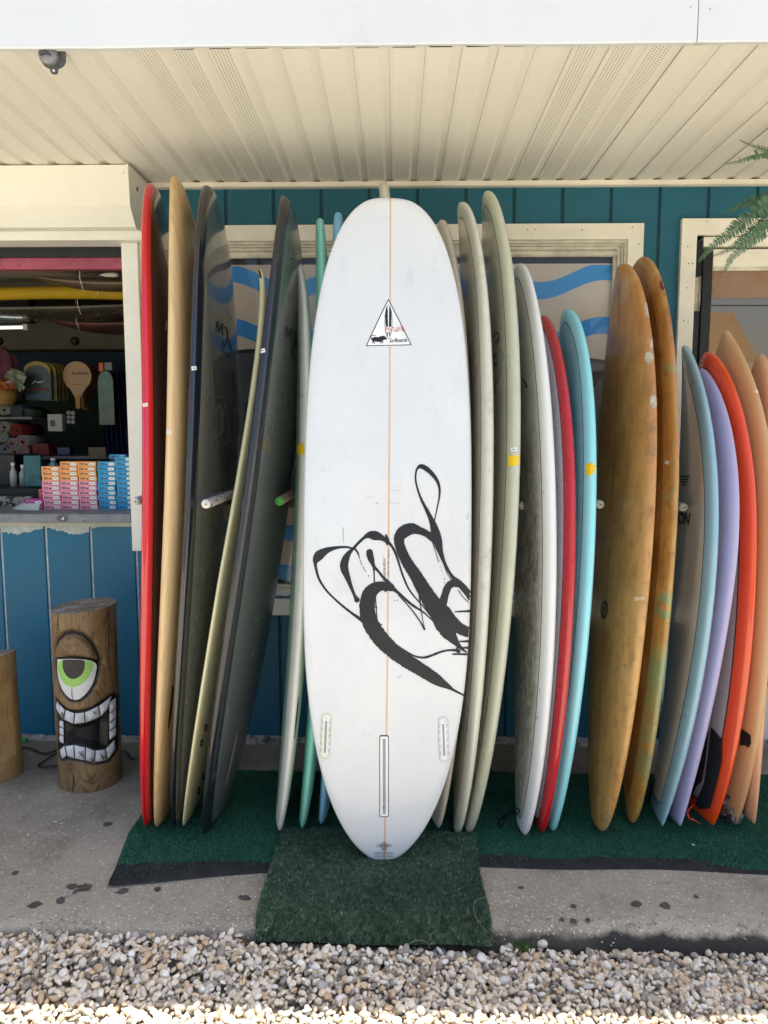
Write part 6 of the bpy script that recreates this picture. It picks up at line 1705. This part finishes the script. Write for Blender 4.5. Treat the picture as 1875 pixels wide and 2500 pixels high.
# pale board nose lying on the ledge
nb_ = [rp(x, y, 3.30) for x, y in ((10, 1246), (65, 1246))]
xs_ = np.linspace(0, 1, 20); V = []
for t_ in xs_:
    x = nb_[0][0] + .012 + (nb_[1][0] - nb_[0][0] + .05) * t_; h_ = .040 * math.sin(min(1, t_ * 1.35 + .04) * math.pi / 2)
    for al in np.linspace(0, math.pi, 9): V.append((x, 3.36 + .07 * math.cos(al) * math.sqrt(min(1, t_ * 1.6 + .03)), LZ + h_ * math.sin(al)))
tag(mesh_obj('pale_dish', V, [(i * 9 + k, (i + 1) * 9 + k, (i + 1) * 9 + k + 1, i * 9 + k + 1) for i in range(19) for k in range(8)], mat('pale_mint_plastic', (.50, .58, .55), .4), None, tuple(nb_[0]), True), 'pale mint rounded dish lying at the left end of the ledge', 'dish')

# ------------------------------------------------------------------ hanging fern at the right
FERN = NT('fern_leaf')
fr_ = FERN.attr('tone')
FERN = FERN.fin(FERN.mix(fr_, (.045, .10, .055), (.12, .19, .09)), .5, .3)
hub = at(2075, 430, Y=2.55)
fern = empty('hanging_fern', tuple(hub)); tag(fern, 'hanging basket fern with green fronds reaching in at the top right', 'plant')
def frond(px, Ys, llen, label=None, one=0, taper=.35):
    pts = [hub + (0, 0, .02)] + [at(x, y, Y=Y) for (x, y), Y in zip(px, Ys)]
    P = catmull(pts, 26)
    seg = np.r_[0, np.cumsum(np.linalg.norm(np.diff(P, axis=0), axis=1))]
    mb = MB(); mb.tube(P, np.linspace(.0022, .0008, len(P)), 6)
    tone = [.2] * len(mb.V)
    s_ = .10; L_ = seg[-1]; k = 0
    while s_ < L_ - .002:
        p = np.array([np.interp(s_, seg, P[:, i]) for i in range(3)]); p1 = np.array([np.interp(s_ + .006, seg, P[:, i]) for i in range(3)])
        d = p1 - p; d /= np.linalg.norm(d) + 1e-9
        f = (L_ - s_) / L_
        l = llen * min(1, .22 + f * 2.6) * random.uniform(.88, 1.1)
        sd_ = np.cross(d, [0.15, -1, .12]); sd_ /= np.linalg.norm(sd_)
        for sg_ in (-1, 1):
            if one and sg_ != one and random.random() < .85: continue
            dr = sd_ * sg_ * .93 + d * .36 + np.array([0, random.uniform(-.35, .35), random.uniform(-.12, .05)]); dr /= np.linalg.norm(dr)
            w = np.cross(dr, [0, -1, 0.25]); w /= np.linalg.norm(w); w = w * l * .125
            q_ = p; nrm = np.cross(dr, w); nrm /= np.linalg.norm(nrm)
            V = [q_ - w * .5, q_ + w * .5, q_ + dr * l * .3 + w + nrm * l * .03, q_ + dr * l * .7 + w * .8, q_ + dr * l, q_ + dr * l * .7 - w * .8, q_ + dr * l * .3 - w + nrm * l * .03]
            mb.add(V, [(0, 1, 2, 6), (6, 2, 3, 5), (5, 3, 4)]); tt = random.random(); tone += [tt] * 7
        s_ += max(.0045, llen * .31 * min(1, .35 + f * 1.6)); k += 1
    mesh_obj('frond', mb.V, mb.F, FERN, fern, smooth=False, attrs=dict(tone=tone))
FZ = lambda L: [(1650 + .271 * x, 300 + .271 * y) for x, y in L]
frond(FZ([(980, 640), (720, 800), (480, 1000), (320, 1120), (205, 1250)]), [2.5, 2.48, 2.45, 2.43, 2.42], .030)
frond(FZ([(1000, 800), (780, 920), (600, 1070), (430, 1160), (335, 1200)]), [2.55, 2.55, 2.56, 2.57, 2.58], .026)
frond(FZ([(1000, 820), (800, 960), (640, 1090), (500, 1220), (430, 1350)]), [2.45, 2.42, 2.40, 2.39, 2.38], .030)
frond(FZ([(1000, 560), (830, 660), (640, 720), (520, 770), (425, 820)]), [2.6, 2.64, 2.68, 2.70, 2.72], .026)
frond(FZ([(1000, 600), (860, 700), (700, 800), (560, 900), (500, 960)]), [2.55, 2.57, 2.6, 2.62, 2.63], .028)
frond(FZ([(1000, 330), (840, 280), (700, 290), (560, 340), (440, 370)]), [2.5, 2.45, 2.42, 2.4, 2.38], .022, one=-1)
frond(FZ([(1000, 330), (850, 260), (740, 225), (650, 190), (575, 155)]), [2.5, 2.5, 2.5, 2.5, 2.5], .018)
frond(FZ([(1000, 780), (840, 860), (700, 950), (600, 1030), (520, 1090)]), [2.5, 2.5, 2.5, 2.5, 2.5], .030)
for a in np.linspace(-.7, .7, 3):   # fronds on the far side of the basket, outside the picture
    e = hub + np.array([.45 + .1 * math.cos(a), .30 * math.sin(a), .0])
    x_, y_ = CX + F_PX * ((e - CAM) @ RT) / ((e - CAM) @ FW), CY - F_PX * ((e - CAM) @ UP) / ((e - CAM) @ FW)
    frond([(x_ * .5 + 1040, y_ - 40), (x_, y_ + 60)], [(hub[1] + e[1]) / 2, e[1]], .03)
MB().lathe([(.03, -.13), (.09, -.11), (.125, -.03), (.13, .01), (.12, .01), (.10, -.03)], tuple(hub), 24).build('basket', mat('brown_coir', (.12, .07, .035), .9, bump=.8), fern)
for a in (0, 2.1, 4.2):
    MB().tube([hub + (.125 * math.cos(a), .125 * math.sin(a), 0), (hub[0], hub[1], 2.457)], .0015, 5).build('hanger_wire', PM, fern)

# ------------------------------------------------------------------ across the yard (seen mirrored in the door glass)
house = empty('house', (5.2, -14, -.1)); tag(house, 'tan house with a hipped roof across the yard, seen mirrored in the door glass', 'house')
HW = mat('house_tan_wall', (.42, .34, .24), .8); HR = mat('house_roof_shingle', (.20, .16, .11), .9, bump=.5); HT = mat('house_trim', (.6, .57, .5), .6)
x0, x1, y0, y1, ze, zr = 1.2, 9.0, -15.7, -13.0, 3.4, 4.8
box('wall', x0, x1, y0, y1, -.1, ze, HW, house)
e = .35
mb = MB()
ym = (y0 + y1) / 2
mb.add([(x0 - e, y0 - e, ze - .15), (x1 + e, y0 - e, ze - .15), (x1 + e, y1 + e, ze - .15), (x0 - e, y1 + e, ze - .15), (x0 - e, ym, zr), (x1 + e, ym, zr)], [(0, 1, 5, 4), (2, 3, 4, 5)]); mb.build('roof', HR, house)
mb = MB(); mb.add([(x1, y0, ze), (x1, y1, ze), (x1, ym, zr - .15), (x0, y0, ze), (x0, y1, ze), (x0, ym, zr - .15)], [(0, 1, 2), (3, 4, 5)]); mb.build('gable', HW, house)
box('eave_board', x0 - e, x1 + e, y1 + e, y1 + e + .03, ze - .36, ze - .16, HT, house)
for wx in (2.6, 5.2, 7.8):
    w_ = box('window', wx, wx + 1.1, y1, y1 + .04, 1.0, 2.3, HT, house); box('pane', wx + .1, wx + 1.0, y1 + .041, y1 + .05, 1.1, 2.2, DARK, w_)
for k, (z_, lab) in enumerate(((5.6, 'highest'), (5.0, 'middle'), (4.3, 'lowest'))):
    P = [(x, -9.5 - .1 * k, z_ + .0035 * (x - 4) ** 2 * .6 - .02 * x) for x in np.linspace(-14, 22, 24)]
    tag(MB().tube(P, .012, 5).build('power_line', BLACK, None, P[0]), '%s of three overhead wires across the yard, mirrored in the door glass' % lab, 'wire', 'overhead wires across the yard')

# scraps on the walkway
for k, (x, y, lab) in enumerate(((136, 2006, 'tiny white paper scrap on the concrete in front of the carved log'), (68, 2038, 'tiny pale flake on the concrete near the left edge'), (1692, 2062, 'small white flake on the green runner at right'))):
    c = at(x, y, Z=.004 if k < 2 else .016)
    e = ellipse(0, 0, .006, .003, 9, k) * (1 + RNG.uniform(-.3, .3, (9, 1)))
    P, Fq, R = polyfill(e, 2)
    tag(mesh_obj('paper_scrap', [(c[0] + p[0], c[1] + p[1], c[2] + .002 * (1 - r_)) for p, r_ in zip(P, R)], Fq, WPAPER, None, tuple(c)), lab, 'scrap')
